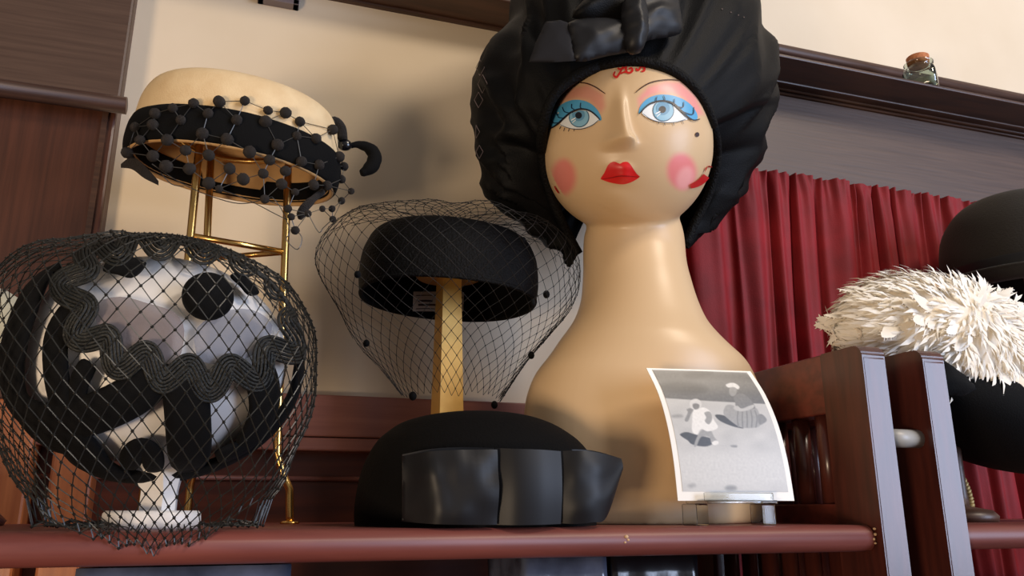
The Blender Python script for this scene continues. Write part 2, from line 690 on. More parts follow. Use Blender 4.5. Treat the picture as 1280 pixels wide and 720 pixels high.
def side_panel(root, x0, x1, yf):
    vf = rounded_post(x0, x1, yf, yf + 0.058, -0.95, zt1)
    mk('post', vf[0], vf[1], M['mahog_v'], root, False)
    vf = rounded_post(x0, x1, YB - 0.045, YB, -0.95, zt1, 0.004)
    mk('post', vf[0], vf[1], M['mahog_v'], root, False)
    for za, zb_ in ((zt1 - 0.058, zt1 - 0.0005), (-0.020, 0.018), (-0.94, -0.88)):
        vf = box(x0 + 0.001, x1 - 0.001, yf + 0.055, YB - 0.043, za, zb_, 0.0015)
        mk('cross_rail', vf[0], vf[1], M['mahog'], root, False)
    n = 6
    first = None
    for k in range(n):
        y = yf + 0.058 + (YB - 0.045 - yf - 0.058) * (k + 0.5) / n
        if first is None:
            xm = (x0 + x1) / 2
            for zz0, zz1 in ((0.017, zt1 - 0.057), (-0.882, -0.019)):
                vf = tube([(xm, y, zz0), (xm, y, zz1)], 0.0085, 12)
                o = mk('slat', vf[0], vf[1], M['mahog_v'], root)
                first = (first or []) + [o]
            y00 = y
        else:
            for s in first:
                c = s.copy()
                COL.objects.link(c)
                c.parent = root
                c.location = (0, y - y00, 0)


def shelf(root, x0, x1, z, name='shelf_board'):
    """board with a round nosing"""
    pr = []
    for k in range(13):
        a = pi / 2 + pi * k / 12
        pr.append((YR + RR * cos(a), z - RR + RR * sin(a)))
    pr += [(YR + 0.003, z - 2 * RR), (YB - 0.02, z - 2 * RR), (YB - 0.02, z), (YR + 0.003, z)]
    V, Fc = [], []
    n = len(pr)
    e = 0.003
    for x, s in ((x0, 0.0), (x1 - e, 0.0), (x1, 0.0022)):
        for y, zz_ in pr:
            V.append(Vector((x, y + (s if y < YR else 0), zz_ + (s * (-1 if zz_ > z - RR else 1)) * (0 if y > YB - .05 else 1))))
    for i in range(2):
        for k in range(n):
            l = (k + 1) % n
            Fc.append((i * n + k, i * n + l, (i + 1) * n + l, (i + 1) * n + k))
    Fc += [tuple(reversed(range(n))), tuple(2 * n + k for k in range(n))]
    o = mk(name, V, Fc, M['rail'], root, True)
    fixn(o)
    o.data.set_sharp_from_angle(angle=R(40))
    return o


bc1 = thing('bookcase', (0.0, 0.75, -0.95), 'mahogany slat-sided bookcase whose shelf carries the big painted bust', 'bookcase')
XL = -0.75
sh1 = shelf(bc1, XL, XP1, 0.0)
lo1 = shelf(bc1, XL, XP1, -0.36)
side_panel(bc1, XP1, XP1 + 0.026, 0.582)
side_panel(bc1, XL - 0.026, XL, 0.582)
# chips in the nosing
for (px, py, s) in ((783, 671, 3.0), (785, 675, 2.2), (781, 678, 2.0), (1093, 661, 2.2), (1094, 668, 2.6), (1092, 674, 2.6), (1094, 679, 1.8)):
    p = W(px, py, YR - RR * 0.93)
    vf = ball(p, s * 0.00065, 0.0016, s * 0.0005, 6, 4)
    mk('chip', vf[0], vf[1], M['chip'], sh1)

XP2 = W(1184, 672, 0.582).x
bc2 = thing('bookcase', (XP2 + 0.5, 0.75, -0.95), 'mahogany slat-sided bookcase whose shelf carries the white feather hat', 'bookcase')
side_panel(bc2, XP2, XP2 + 0.026, 0.582)
side_panel(bc2, XP2 + 0.95, XP2 + 0.976, 0.582)
shelf(bc2, XP2 + 0.024, XP2 + 0.952, 0.0)
shelf(bc2, XP2 + 0.024, XP2 + 0.952, -0.36)

# ================================================================== CURTAIN
ct = thing('curtain', (W(1050, 240, 0.97).x, 0.965, -0.5), 'gathered red velvet curtain hanging under the brown oak board', 'curtain')
V, Fc = [], []
x0, x1 = W(845, 300, 0.96).x, W(1420, 300, 0.96).x
NX, NZ = 520, 44
ztop, zbot = zb + 0.004, -0.55
for j in range(NZ + 1):
    t = j / NZ
    z = ztop + (zbot - ztop) * (t ** 1.6)
    top = exp(-((ztop - z) / 0.035))
    for i in range(NX + 1):
        x = x0 + (x1 - x0) * i / NX
        ph = x * 118 + 5.5 * noise.noise(Vector((x * 9, 0, z * 0.6))) + 1.5 * noise.noise(Vector((x * 30, 2, z * 2)))
        a = 0.0135 * (0.65 + 0.6 * noise.noise(Vector((x * 14, 7, z * 0.8)))) * (1 - 0.45 * top)
        y = 0.962 + a * sin(ph) + 0.004 * sin(ph * 2.3 + 1 + z * 3) + 0.003 * top * sin(x * 520 + 2 * noise.noise(Vector((x * 40, z * 30, 1))))
        V.append((x + 0.004 * sin(ph + 1.2), y, z + 0.004 * top * noise.noise(Vector((x * 60, 5, 0)))))
for j in range(NZ):
    for i in range(NX):
        q = j * (NX + 1) + i
        Fc.append((q, q + 1, q + NX + 2, q + NX + 1))
mk('drape', V, Fc, M['red_velvet'], ct)
vf = tube([(x0 - 0.01, 0.984, ztop - 0.006), (x1 + 0.01, 0.984, ztop - 0.006)], 0.003, 8)
mk('curtain_rod', vf[0], vf[1], M['brass'], ct)

# ================================================================== BUST
BY = 0.735
bc = W(800, 655, BY)
bust = thing('mannequin_bust', (bc.x, BY, 0), 'large beige mannequin bust with painted doll face wearing a black turban', 'mannequin')
rows = [(656, 664, 940), (650, 660, 944), (625, 657, 948), (580, 655, 948), (540, 655, 948), (510, 657, 944), (490, 662, 942), (470, 671, 935),
        (450, 686, 923), (430, 699, 901), (410, 713, 882), (395, 721, 873), (375, 727, 865), (355, 729, 859), (335, 730, 854), (315, 730, 852), (296, 731, 850), (280, 736, 846)]
rings = []
for (py, l, r_) in rows:
    yc = BY + 0.022 * min(1, max(0, (430 - py) / 110))
    a, b = W(l, py, yc), W(r_, py, yc)
    t = min(1, max(0, (r_ - l - 128) / 160))
    rings.append(((a.x + b.x) / 2, (a.z + b.z) / 2, abs(b.x - a.x) / 2 * 0.985, 0.94 * (1 - t) + 0.60 * t))
z00 = rings[0][1]
rings = [(x, 0.0 if i == 0 else max(z, 0.0), a, k) for i, (x, z, a, k) in enumerate(rings)]
RV = smoothprof([(x, z, a) for x, z, a, k in rings], 4)
RK = smoothprof([(k, 0, 0) for x, z, a, k in rings], 4)
V, Fc = [], []
SEG = 64
for p, k in zip(RV, RK):
    for i in range(SEG):
        an = 2 * pi * i / SEG
        V.append((p.x + p.z * cos(an) * (1 - 0.05 * (k.x - .6) / .34), BY + 0.022 * min(1, max(0, (p.y - W(800, 430, BY).z) / (W(800, 320, BY + .022).z - W(800, 430, BY).z))) + p.z * k.x * sin(an), p.y))
for j in range(len(RV) - 1):
    for i in range(SEG):
        l = (i + 1) % SEG
        Fc.append((j * SEG + i, j * SEG + l, (j + 1) * SEG + l, (j + 1) * SEG + i))
Fc += [tuple(reversed(range(SEG))), tuple((len(RV) - 1) * SEG + i for i in range(SEG))]
# head: one egg shape, fuller below, leaning a little to the side
HC = W(784, 186, 0.716)
HROT = Matrix.Rotation(R(5), 3, 'Y') @ Matrix.Rotation(R(4), 3, 'X')
b0 = len(V)
NR, NS = 48, 64
HX, HYF, HZL, HZU = 0.0915, 0.088, 0.0900, 0.105
for i in range(NR + 1):
    th = pi * i / NR
    for k in range(NS):
        an = 2 * pi * k / NS
        ex = 0.92
        sx = math.copysign(abs(sin(th)) ** ex, sin(th))
        x, y, z = sx * cos(an), sx * sin(an), cos(th)
        p = Vector((x * HX, y * (HYF if y < 0 else 0.095), z * (HZU if z > 0 else HZL)))
        V.append(HC + HROT @ p)
for i in range(NR):
    for k in range(NS):
        l = (k + 1) % NS
        Fc.append((b0 + i * NS + k, b0 + (i + 1) * NS + k, b0 + (i + 1) * NS + l, b0 + i * NS + l))
tmp = mk('body', V, Fc, M['skin'], bust)
mo = tmp.modifiers.new('r', 'REMESH')
mo.mode = 'VOXEL'
mo.voxel_size = 0.0026
mo.use_smooth_shade = True
ms = tmp.modifiers.new('s', 'SMOOTH')
ms.factor = 0.5
ms.iterations = 9
dg = bpy.context.evaluated_depsgraph_get()
me = bpy.data.meshes.new_from_object(tmp.evaluated_get(dg))
old = tmp.data
tmp.modifiers.clear()
tmp.data = me
bpy.data.meshes.remove(old)


def proj(p):
    d = p - CAM
    w = d.dot(_f)
    return 640 + F * d.dot(_r) / w, 360 - F * d.dot(_u) / w


def g(x, s):
    return exp(-(x / s) ** 2)


# finer mesh in the face, then nose, lips, eye sockets and chin are raised on it
bm = bmesh.new()
bm.from_mesh(me)
org = ORG[bust]
fv = set()
for v in bm.verts:
    p = v.co + org
    x, y = proj(p)
    if 668 < x < 900 and 78 < y < 262 and p.y < HC.y - 0.0:
        fv.add(v)
ed = [e for e in bm.edges if e.verts[0] in fv and e.verts[1] in fv]
bmesh.ops.subdivide_edges(bm, edges=ed, cuts=1, use_grid_fill=True)
FD = HROT @ Vector((0.05, -1, -0.02))
FD.normalize()
for v in bm.verts:
    p = v.co + org
    if p.y > HC.y - 0.02:
        continue
    x, y = proj(p)
    d = 0.0
    # nose ridge: from between the brows to the tip, then a sharp underside
    if 95 < y < 215:
        cx = 776 - (y - 110) * 0.055
        if y < 178:
            t = max(0, (y - 100) / 78.0)
            w = 7.0 + 8.0 * t ** 3
            d += (0.002 + 0.0165 * t ** 1.9) * min(1, t * 3) * g(x - cx, w)
        else:
            t = min(1, (y - 178) / 13.0)
            d += 0.0185 * (1 - t * t * (3 - 2 * t)) * g(x - cx, 15.5)
        # wings
        d += 0.0035 * g(math.hypot(x - (cx - 13), (y - 179)), 7) + 0.0035 * g(math.hypot(x - (cx + 13), y - 178), 7)
    # sockets
    d -= 0.0035 * g(math.hypot((x - 728) * 0.7, y - 140), 20) + 0.003 * g(math.hypot((x - 828) * 0.7, y - 133), 20)
    # lips and chin
    d += 0.0045 * g(math.hypot((x - 775) / 1.9, y - 211), 7) + 0.0048 * g(math.hypot((x - 775) / 1.7, y - 222), 6.5)
    d -= 0.0015 * g(math.hypot((x - 775) / 2.2, y - 235), 8)
    d += 0.003 * g(math.hypot((x - 775) / 1.3, y - 257), 17)
    v.co += FD * d
bm.to_mesh(me)
bm.free()
me.polygons.foreach_set('use_smooth', [True] * len(me.polygons))
me.update()
body = tmp
hb = BVHTree.FromPolygons([v.co + org for v in me.vertices], [tuple(p.vertices) for p in me.polygons])


def FZ(pts):
    return [(660 + x / 3.6, 60 + y / 3.6) for x, y in pts]


def ell(cx, cy, rx, ry, n=20, rot=0):
    return [(cx + rx * cos(2 * pi * k / n) * cos(rot) - ry * sin(2 * pi * k / n) * sin(rot),
             cy + rx * cos(2 * pi * k / n) * sin(rot) + ry * sin(2 * pi * k / n) * cos(rot)) for k in range(n)]


BLUE, BLUE2, INK, RED, PINK = (84, 168, 214), (150, 204, 228), (34, 36, 44), (214, 28, 26), (232, 138, 142)
# pink brow bones, cheeks: feathered paint blended into the face's own colour
SOFT = [(FZ([(150, 225), (190, 175), (270, 160), (345, 205), (352, 265), (330, 300), (270, 240), (220, 232), (170, 240), (125, 275)]), 9, (222, 146, 128), .8),
        (FZ([(490, 225), (540, 170), (620, 146), (690, 150), (760, 215), (795, 300), (760, 310), (700, 235), (650, 212), (590, 207), (530, 228), (497, 275)]), 9, (238, 152, 150), .9),
        (FZ(ell(160, 580, 62, 88)), 12, (226, 122, 118), .85), (FZ(ell(692, 556, 72, 88, rot=-0.15)), 11, (236, 132, 134), .95), (FZ(ell(705, 585, 40, 58, rot=0.4)), 10, (248, 178, 174), .8)]  # last oval is a pale highlight put into the right cheek's colour
SK = lin((218, 186, 144))
ca = me.color_attributes.new('paint', 'FLOAT_COLOR', 'POINT')
cols_ = []
for v in me.vertices:
    c = SK
    p = v.co + org
    if p.y < HC.y + 0.01 and p.z > HC.z - 0.1:
        x, y = proj(p)
        if 670 < x < 900 and 80 < y < 260:
            for poly, fe, cc, st_ in SOFT:
                ins = inside((x, y), poly)
                d_ = bdist((x, y), poly) * (1 if ins else -1)
                k = min(1, max(0, d_ / fe + 0.35))
                k = k * k * (3 - 2 * k) * st_
                if k > 0:
                    l_ = lin(cc)
                    c = tuple(c[q] + (l_[q] - c[q]) * k for q in range(3)) + (1,)
    cols_ += c
ca.data.foreach_set('color', cols_)

EY = [
    dict(white=[(146, 345), (175, 310), (205, 292), (245, 281), (280, 288), (305, 308), (320, 325), (300, 341), (270, 356), (230, 364), (185, 361), (160, 354)],
         shadow=[(105, 352), (98, 325), (115, 293), (145, 260), (185, 239), (225, 234), (265, 242), (297, 262), (320, 290), (332, 322), (318, 326), (300, 302), (270, 284), (235, 279), (195, 292), (160, 322), (130, 350)],
         iris=(232, 313, 46), pupil=(231, 306, 15),
         lid=[(95, 369), (130, 350), (160, 324), (195, 294), (235, 278), (275, 283), (305, 303), (326, 326)],
         low=[(148, 346), (190, 363), (240, 367), (290, 350), (318, 327)],
         brow=[(203, 163), (235, 158), (270, 163), (305, 178), (330, 195), (349, 208)],
         lash=[[(145, 337), (120, 339), (108, 322)], [(165, 318), (140, 313), (130, 290)], [(190, 294), (168, 289), (158, 268)], [(215, 281), (200, 272), (200, 254)], [(247, 277), (238, 268), (240, 249)]],
         low_lash=[[(152, 352), (144, 366)], [(168, 360), (163, 375)], [(188, 364), (184, 377)], [(210, 367), (209, 376)]]),
    dict(white=[(512, 296), (535, 265), (565, 250), (605, 243), (650, 254), (680, 280), (700, 303), (718, 320), (690, 329), (640, 336), (590, 334), (550, 322)],
         shadow=[(498, 298), (504, 265), (530, 234), (565, 216), (610, 210), (660, 217), (708, 238), (742, 268), (760, 300), (758, 322), (730, 322), (700, 302), (670, 270), (640, 252), (600, 243), (560, 250), (525, 275)],
         iris=(607, 284, 49), pupil=(602, 280, 16),
         lid=[(498, 300), (525, 271), (555, 250), (600, 241), (645, 250), (680, 280), (710, 310), (740, 327), (768, 322)],
         low=[(515, 297), (550, 323), (600, 337), (660, 336), (708, 322)],
         brow=[(482, 203), (510, 180), (545, 160), (585, 149), (640, 144), (680, 149)],
         lash=[[(585, 246), (574, 238), (578, 221)], [(607, 244), (613, 234), (607, 216)], [(625, 248), (652, 254), (656, 231)], [(650, 260), (692, 270), (697, 245)], [(680, 283), (735, 302), (742, 268)]],
         low_lash=[[(585, 334), (586, 345)], [(612, 337), (614, 350)], [(650, 337), (655, 350)], [(690, 330), (698, 342)]]),
]
for e in EY:
    decal('eye_shadow', FZ(e['shadow']), hb, .0005, paint(BLUE), body, 2.5)
    ew = decal('eye', FZ(e['white']), hb, .0007, paint((236, 240, 240)), body, 2.5)
    cx, cy, rr = e['iris']
    top = [q for q in ell(cx, cy, rr, rr, 28)]
    lidy = [p for p in e['lid']]

    def lid_at(x):
        for i in range(len(lidy) - 1):
            if lidy[i][0] <= x <= lidy[i + 1][0]:
                return lidy[i][1] + (lidy[i + 1][1] - lidy[i][1]) * (x - lidy[i][0]) / (lidy[i + 1][0] - lidy[i][0])
        return -1e9
    clip = [(x, max(y, lid_at(x) + 3)) for x, y in top]
    decal('iris_rim', FZ(clip), hb, .0009, paint((60, 96, 122)), ew, 2.0, smooth_outline=False)
    clip = [(x, max(y, lid_at(x) + 3)) for x, y in ell(cx, cy, rr - 4, rr - 4, 28)]
    decal('iris', FZ(clip), hb, .0011, paint((138, 190, 216)), ew, 2.0, smooth_outline=False)
    decal('iris_shade', FZ([(x, max(y, lid_at(x) + 4)) for x, y in ell(cx - 2, cy - 10, rr * .62, rr * .62, 20)]), hb, .0013, paint((100, 156, 190)), ew, 2.0, smooth_outline=False)
    px_, py_, pr_ = e['pupil']
    decal('pupil', FZ(ell(px_, py_, pr_, pr_, 14)), hb, .0015, paint((18, 24, 34)), ew, 1.6)
    stroke('iris_glint', FZ([(cx - rr * .75, cy + rr * .35), (cx - rr * .3, cy + rr * .1)]), 1.5, hb, .0016, paint((244, 248, 250)), ew)
    stroke('iris_glint', FZ([(cx - rr * .62, cy + rr * .6), (cx - rr * .28, cy + rr * .28)]), 1.0, hb, .0016, paint((244, 248, 250)), ew)
    stroke('eyelid_line', FZ(e['lid']), 2.2, hb, .0017, paint(INK), body)
    stroke('eyelid_line', FZ(e['low']), 0.9, hb, .0013, paint((60, 74, 92)), body)
    stroke('eyebrow', FZ(e['brow']), 1.5, hb, .0008, paint((70, 36, 28)), body)
    for l in e['lash']:
        stroke('eyelash', FZ(l), 1.2, hb, .0014, paint((28, 52, 78)), body)
    for l in e['low_lash']:
        stroke('eyelash', FZ(l), 0.7, hb, .0010, paint((70, 60, 60)), body)
decal('lower_lip', FZ([(328, 588), (350, 588), (380, 578), (415, 572), (450, 571), (480, 574), (502, 579), (470, 600), (430, 612), (390, 608), (355, 600)]), hb, .0006, paint((222, 40, 36)), body, 2.5)
decal('upper_lip', FZ([(328, 588), (345, 560), (362, 526), (385, 512), (405, 519), (415, 523), (428, 515), (450, 515), (470, 540), (488, 565), (502, 579), (470, 580), (440, 579), (415, 577), (380, 584), (350, 591)]), hb, .0010, paint(RED), body, 2.5)
stroke('lip_line', FZ([(335, 588), (380, 581), (415, 574), (455, 575), (498, 579)]), 0.9, hb, .0014, paint((140, 12, 14)), body)
decal('beauty_mark', FZ(ell(759, 390, 9, 10.5, 12)), hb, .0008, paint((58, 34, 30)), body, 1.6)
for w_, pts in ((8.5, [(726, 621), (760, 607), (788, 584), (806, 556), (814, 530)]), (4.0, [(92, 634), (102, 652), (116, 668)])):
    stroke('painted_curl', FZ(pts), w_, hb, .0016, paint((190, 22, 24)), body)
for s in ([(392, 108), (386, 124), (398, 134), (408, 122), (418, 106), (428, 84)], [(416, 118), (436, 110), (456, 114), (470, 104), (464, 92), (452, 98)],
          [(444, 82), (440, 96), (446, 112)], [(404, 92), (414, 98), (436, 90)], [(486, 92), (490, 102), (500, 99), (506, 86)], [(506, 86), (522, 90), (522, 104), (508, 108)]):
    stroke('forehead_scroll', FZ(s), 2.6, hb, .0007, paint((206, 40, 34)), body)

# ================================================================== TURBAN
tb = thing('turban_hat', W(785, 60, 0.80), 'large puffy black turban hat with a bow on the painted bust', 'hat')
inner = [(722, 318), (703, 282), (688, 245), (678, 205), (677, 165), (692, 120), (733, 90), (788, 78), (838, 89), (872, 118), (890, 158), (895, 200), (884, 245), (866, 282), (856, 306)]
outer = [(716, 326), (690, 304), (652, 276), (618, 250), (600, 212), (592, 152), (593, 98), (608, 56), (636, 28), (644, -20), (690, -66), (790, -85), (880, -62), (925, -8), (945, 35), (962, 82), (966, 114), (957, 166), (940, 216), (914, 256), (886, 286), (857, 309)]
CX, CY = 785, 190


def polar(poly):
    c = smoothprof([(p[0], p[1], 0) for p in poly], 6)
    out = []
    for p in c:
        a = atan2(p.x - CX, CY - p.y)      # 0 = up, +right
        out.append((a, p.x, p.y))
    return sorted(out)


def at_ang(pol, a):
    if a <= pol[0][0]:
        return pol[0][1:]
    for i in range(len(pol) - 1):
        if pol[i][0] <= a <= pol[i + 1][0]:
            t = (a - pol[i][0]) / (pol[i + 1][0] - pol[i][0] + 1e-9)
            return (pol[i][1] + (pol[i + 1][1] - pol[i][1]) * t, pol[i][2] + (pol[i + 1][2] - pol[i][2]) * t)
    return pol[-1][1:]


pi_, po_ = polar(inner), polar(outer)
NA, NP = 200, 44
V, Fc = [], []
rim_pts = []
for i in range(NA + 1):
    t = i / NA
    ai = pi_[0][0] + (pi_[-1][0] - pi_[0][0]) * t
    ao = po_[0][0] + (po_[-1][0] - po_[0][0]) * t
    ix, iy = at_ang(pi_, ai)
    ox, oy = at_ang(po_, ao)
    d = ray(ix, iy).normalized()
    h = hb.ray_cast(CAM, d)[0]
    up = max(0, cos(ai))
    yi = 0.735 - 0.075 * up ** 0.7 if cos(ai) > 0 else 0.735 + 0.06 * (-cos(ai))
    if h is not None and cos(ai) > 0.0:
        yi = min(yi, h.y - 0.002)
    I = W(ix, iy, yi)
    Bk = W(790, 165, 0.885)
    O = W(ox, oy, 0.79 + 0.01 * max(0, -cos(ai)))
    rim_pts.append(I)
    mid = I.lerp(O, 0.5) + Vector((0, -0.055 * (0.35 + 0.65 * up) * min(1, (O - I).length / 0.06), 0))
    for j in range(NP + 1):
        s = j / NP
        if s < 0.6:
            u = s / 0.6
            # quadratic bulge from rim to outline
            p = I * (1 - u) ** 2 + (mid * 2 - (I + O) * 0.5) * 2 * u * (1 - u) + O * u * u
            p = p.lerp(I.lerp(O, sin(u * pi / 2)) + (mid - I.lerp(O, .5)) * sin(pi * u), 0.6)
        else:
            u = (s - 0.6) / 0.4
            p = O.lerp(Bk, 1 - cos(u * pi / 2)) + Vector((0, 0.035 * sin(pi * u), 0))
        # gathers and slack folds
        fo = min(1, s * 5) * (1 - 0.6 * max(0, s - 0.6))
        dirn = (p - HC).normalized()
        a2 = ai * 5.2 + s * 3.2 * math.copysign(1, ai)
        q = Vector((a2, s * 3.4 + abs(ai) * 0.5, 0.3))
        f1 = 1 - abs(noise.noise(q)) * 2.2
        f2 = noise.noise(Vector((ai * 9 + s * 5, s * 7, 5.1)))
        amp = 0.015 * f1 + 0.006 * f2
        edge = 1 - 0.75 * exp(-((s - 0.6) / 0.09) ** 2)
        p = p + dirn * (fo * amp * edge - 0.002 * fo)
        V.append(p)
for i in range(NA):
    for j in range(NP):
        q = i * (NP + 1) + j
        Fc.append((q, q + 1, q + NP + 2, q + NP + 1))
cr = mk('crown', V, Fc, M['blk_cloth'], tb)
fixn(cr)
vf = tube([p + Vector((0, -0.002, 0)) for p in rim_pts], 0.0055, 10)
mk('brim_band', vf[0], vf[1], M['blk_straw'], tb)
puff('bow_loop', [(661, 78), (670, 52), (682, 27), (700, 25), (712, 29), (716, 52), (720, 76), (690, 78)], 0.622, 0.008, M['grosgrain'], tb, 4, False, pw=.35,
     yfun=lambda x, y: 0.640 - 0.02 * (x - 661) / 60)
puff('bow_loop', [(711, 28), (745, 22), (780, 26), (800, 45), (796, 62), (760, 70), (720, 77), (714, 52)], 0.615, 0.020, M['blk_satin'], tb, 4, True, wr=0.006,
     yfun=lambda x, y: 0.622 - 0.006 * (x - 710) / 80)
puff('bow_loop', [(786, 8), (815, -14), (842, -18), (850, 10), (853, 38), (838, 46), (812, 50), (792, 56)], 0.612, 0.024, M['blk_satin'], tb, 4, True, wr=0.008,
     yfun=lambda x, y: 0.614 + 0.012 * (x - 790) / 60)
puff('bow_loop', [(715, 22), (740, -10), (775, -40), (800, -30), (800, 20), (770, 26)], 0.612, 0.03, M['blk_cloth'], tb, 5, True, wr=0.01, yfun=lambda x, y: 0.628)
puff('bow_knot', [(778, 5), (790, -8), (806, 0), (810, 40), (800, 66), (784, 62), (778, 35)], 0.606, 0.03, M['blk_satin'], tb, 3.5, True, wr=0.008, yfun=lambda x, y: 0.61)
# scraps of diamond net stitched to the puff
nb = MB()
tbb = BVHTree.FromPolygons([Vector(v) for v in V], Fc)


def on(bvh, px, py, off):
    h, n = cast(bvh, px, py)
    if n.dot(ray(px, py)) > 0:
        n = -n
    return h + n * off


for (cx, cy, sc) in ((601, 85, 10), (604, 105, 11), (599, 125, 10), (596, 165, 8), (600, 190, 8)):
    q = [(cx - sc * .5, cy), (cx, cy - sc), (cx + sc * .55, cy), (cx, cy + sc)]
    for k in range(4):
        a, b = q[k], q[(k + 1) % 4]
        nb.add(prism(on(tbb, *a, .0012), on(tbb, *b, .0012), 0.0004))
for (cx, cy) in ((902, 12), (913, 16), (922, 19), (929, 22)):
    nb.add(octa(on(tbb, cx, cy, .001), 0.0010))
nb.build('net_scrap', grey(120), tb, False)

# ================================================================== PHOTOGRAPH + EASEL
pc = W(920, 626, 0.612)
ph = thing('photograph', pc, 'curled black-and-white photograph of a woman and toddler outdoors on an easel', 'photograph')


def edge(pts, t):
    c = smoothprof([(p[0], p[1], p[2]) for p in pts], 8)
    q = c[min(len(c) - 1, int(t * (len(c) - 1) + 0.5))]
    return q


LE = [(808, 460, .634), (823, 492, .627), (834, 530, .621), (842, 575, .616), (847.5, 626, .613)]
RE = [(938, 464, .634), (957, 494, .627), (973, 532, .621), (985, 578, .616), (993, 626, .613)]
cl, crr = smoothprof(LE, 8), smoothprof(RE, 8)
V, Fc = [], []
NU = 16
n = len(cl)
for a, b in zip(cl, crr):
    A, B = W(a.x, a.y, a.z), W(b.x, b.y, b.z)
    for k in range(NU + 1):
        V.append(A.lerp(B, k / NU))
nb_ = len(V)
V += [v + Vector((0, 0.0007, 0)) for v in V]
for i in range(n - 1):
    for k in range(NU):
        q = i * (NU + 1) + k
        Fc.append((q, q + 1, q + NU + 2, q + NU + 1))
front = list(Fc)
Fc += [tuple(reversed([x + nb_ for x in f])) for f in front]
bd = [k for k in range(NU + 1)] + [i * (NU + 1) + NU for i in range(1, n)] + [(n - 1) * (NU + 1) + k for k in range(NU - 1, -1, -1)] + [i * (NU + 1) for i in range(n - 2, 0, -1)]
for k in range(len(bd)):
    a, b = bd[k], bd[(k + 1) % len(bd)]
    Fc.append((b, a, a + nb_, b + nb_))
card = mk('paper', V, Fc, M['paper'], ph)
fixn(card)
card.data.set_sharp_from_angle(angle=R(40))
cb_ = BVHTree.FromPolygons([Vector(v) for v in V[:nb_]], front)


def CZ(pts):
    return [(800 + x / 3.43, 450 + y / 3.43) for x, y in pts]


# the printed picture: tones of grey worked out for each point of a fine sheet
PRINT = []


def pr(name, pts, v, off, so=True, par=None, step=4, soft=0):
    poly = CZ(pts)
    if so:
        poly = curve2d(poly, 4)
    xs, ys = [p[0] for p in poly], [p[1] for p in poly]
    PRINT.append((poly, v, max(soft, 0.6), (min(xs) - 5, max(xs) + 5, min(ys) - 5, max(ys) + 5)))


pr('printed_scene', [(46, 43), (455, 56), (500, 98), (545, 185), (588, 300), (618, 420), (640, 556), (170, 556), (157, 420), (136, 300), (104, 165)], 186, .0003, False)
pr('grass_bank', [(46, 43), (455, 56), (500, 98), (548, 189), (300, 176), (106, 163)], 98, .0005, False, None)
pr('grass_bank', [(60, 52), (200, 50), (330, 55), (460, 62), (490, 90), (380, 84), (200, 80), (72, 84)], 76, .0006, True, None, 4, 3)
pr('dark_bush', [(85, 105), (130, 92), (200, 92), (270, 112), (285, 130), (220, 142), (140, 135), (95, 128)], 62, .0007, True, None, 3, 4)
pr('dark_bush', [(190, 62), (240, 50), (310, 56), (270, 72), (210, 76)], 54, .0007, True, None, 3, 3)
pr('pale_sand', [(175, 400), (400, 395), (610, 420), (632, 540), (180, 540)], 200, .0005, True, None, 5, 10)
pr('figure_shadow', [(172, 318), (200, 309), (245, 322), (300, 335), (314, 356), (280, 371), (225, 362), (205, 345), (182, 330)], 58, .0007, True, None, 2.5)
pr('figure_shadow', [(322, 236), (360, 238), (400, 262), (445, 292), (400, 285), (345, 262)], 56, .0007, True, None, 2.5)
pr('child_arm', [(192, 258), (205, 225), (200, 212), (220, 206), (240, 214), (222, 226), (206, 262)], 132, .0008, True, None, 2)
pr('child_leg', [(268, 298), (300, 298), (318, 330), (335, 352), (318, 364), (306, 356), (296, 330), (262, 330), (244, 366), (232, 372), (236, 350), (250, 320)], 150, .0008, True, None, 2)
pr('child_dress', [(228, 216), (252, 207), (276, 204), (302, 222), (316, 255), (334, 290), (292, 306), (262, 296), (246, 318), (224, 306), (224, 262)], 228, .0010, True, None, 2)
pr('child_sleeve', [(276, 226), (300, 222), (310, 250), (296, 276), (278, 262), (284, 246)], 150, .0012, True, None, 2)
pr('child_head', ell(238, 190, 26, 24, 14), 205, .0010, True, None, 2)
pr('child_face', [(226, 190), (240, 186), (254, 192), (252, 206), (238, 212), (228, 204)], 120, .0012, True, None, 2)
pr('child_shoe', [(308, 354), (325, 345), (336, 350), (334, 361), (316, 365)], 226, .0012, True, None, 2)
pr('woman_skirt', [(362, 206), (376, 192), (402, 196), (424, 216), (490, 203), (512, 232), (516, 280), (476, 292), (430, 288), (392, 264), (360, 234)], 152, .0009, True, None, 2)
for k in range(5):
    pr('skirt_pleat', [(419 + k * 18, 218), (423 + k * 18, 218), (420 + k * 21, 250), (424 + k * 19, 286), (419 + k * 19, 286), (415 + k * 21, 250)], 118, 0)
pr('woman_torso', [(402, 160), (420, 146), (446, 146), (474, 170), (494, 204), (470, 212), (432, 218), (412, 204), (408, 182)], 116, .0010, True, None, 2)
pr('woman_arm', [(402, 202), (418, 196), (436, 208), (470, 196), (490, 192), (482, 208), (440, 220), (408, 214)], 184, .0012, True, None, 2)
pr('woman_head', ell(399, 132, 17, 24, 14, 0.15), 140, .0010, True, None, 2)
pr('woman_cap', [(368, 106), (388, 98), (408, 100), (426, 114), (420, 126), (402, 116), (378, 118)], 214, .0012, True, None, 2)
pr('handbag', [(500, 242), (522, 232), (544, 256), (530, 272), (512, 276)], 126, .0010, True, None, 2)
pr('stain', ell(390, 549, 25, 11, 12), 136, .0007, True, None, 2.5, 2)
pr('stain', [(140, 238), (175, 235), (180, 244), (145, 246)], 140, .0007, True, None, 2.5, 2)
pr('stain', [(390, 366), (414, 366), (414, 374), (394, 373)], 130, .0007, True, None, 2, 1)
pr('stain', [(205, 536), (232, 530), (238, 542), (214, 548)], 160, .0007, True, None, 2.5, 2)

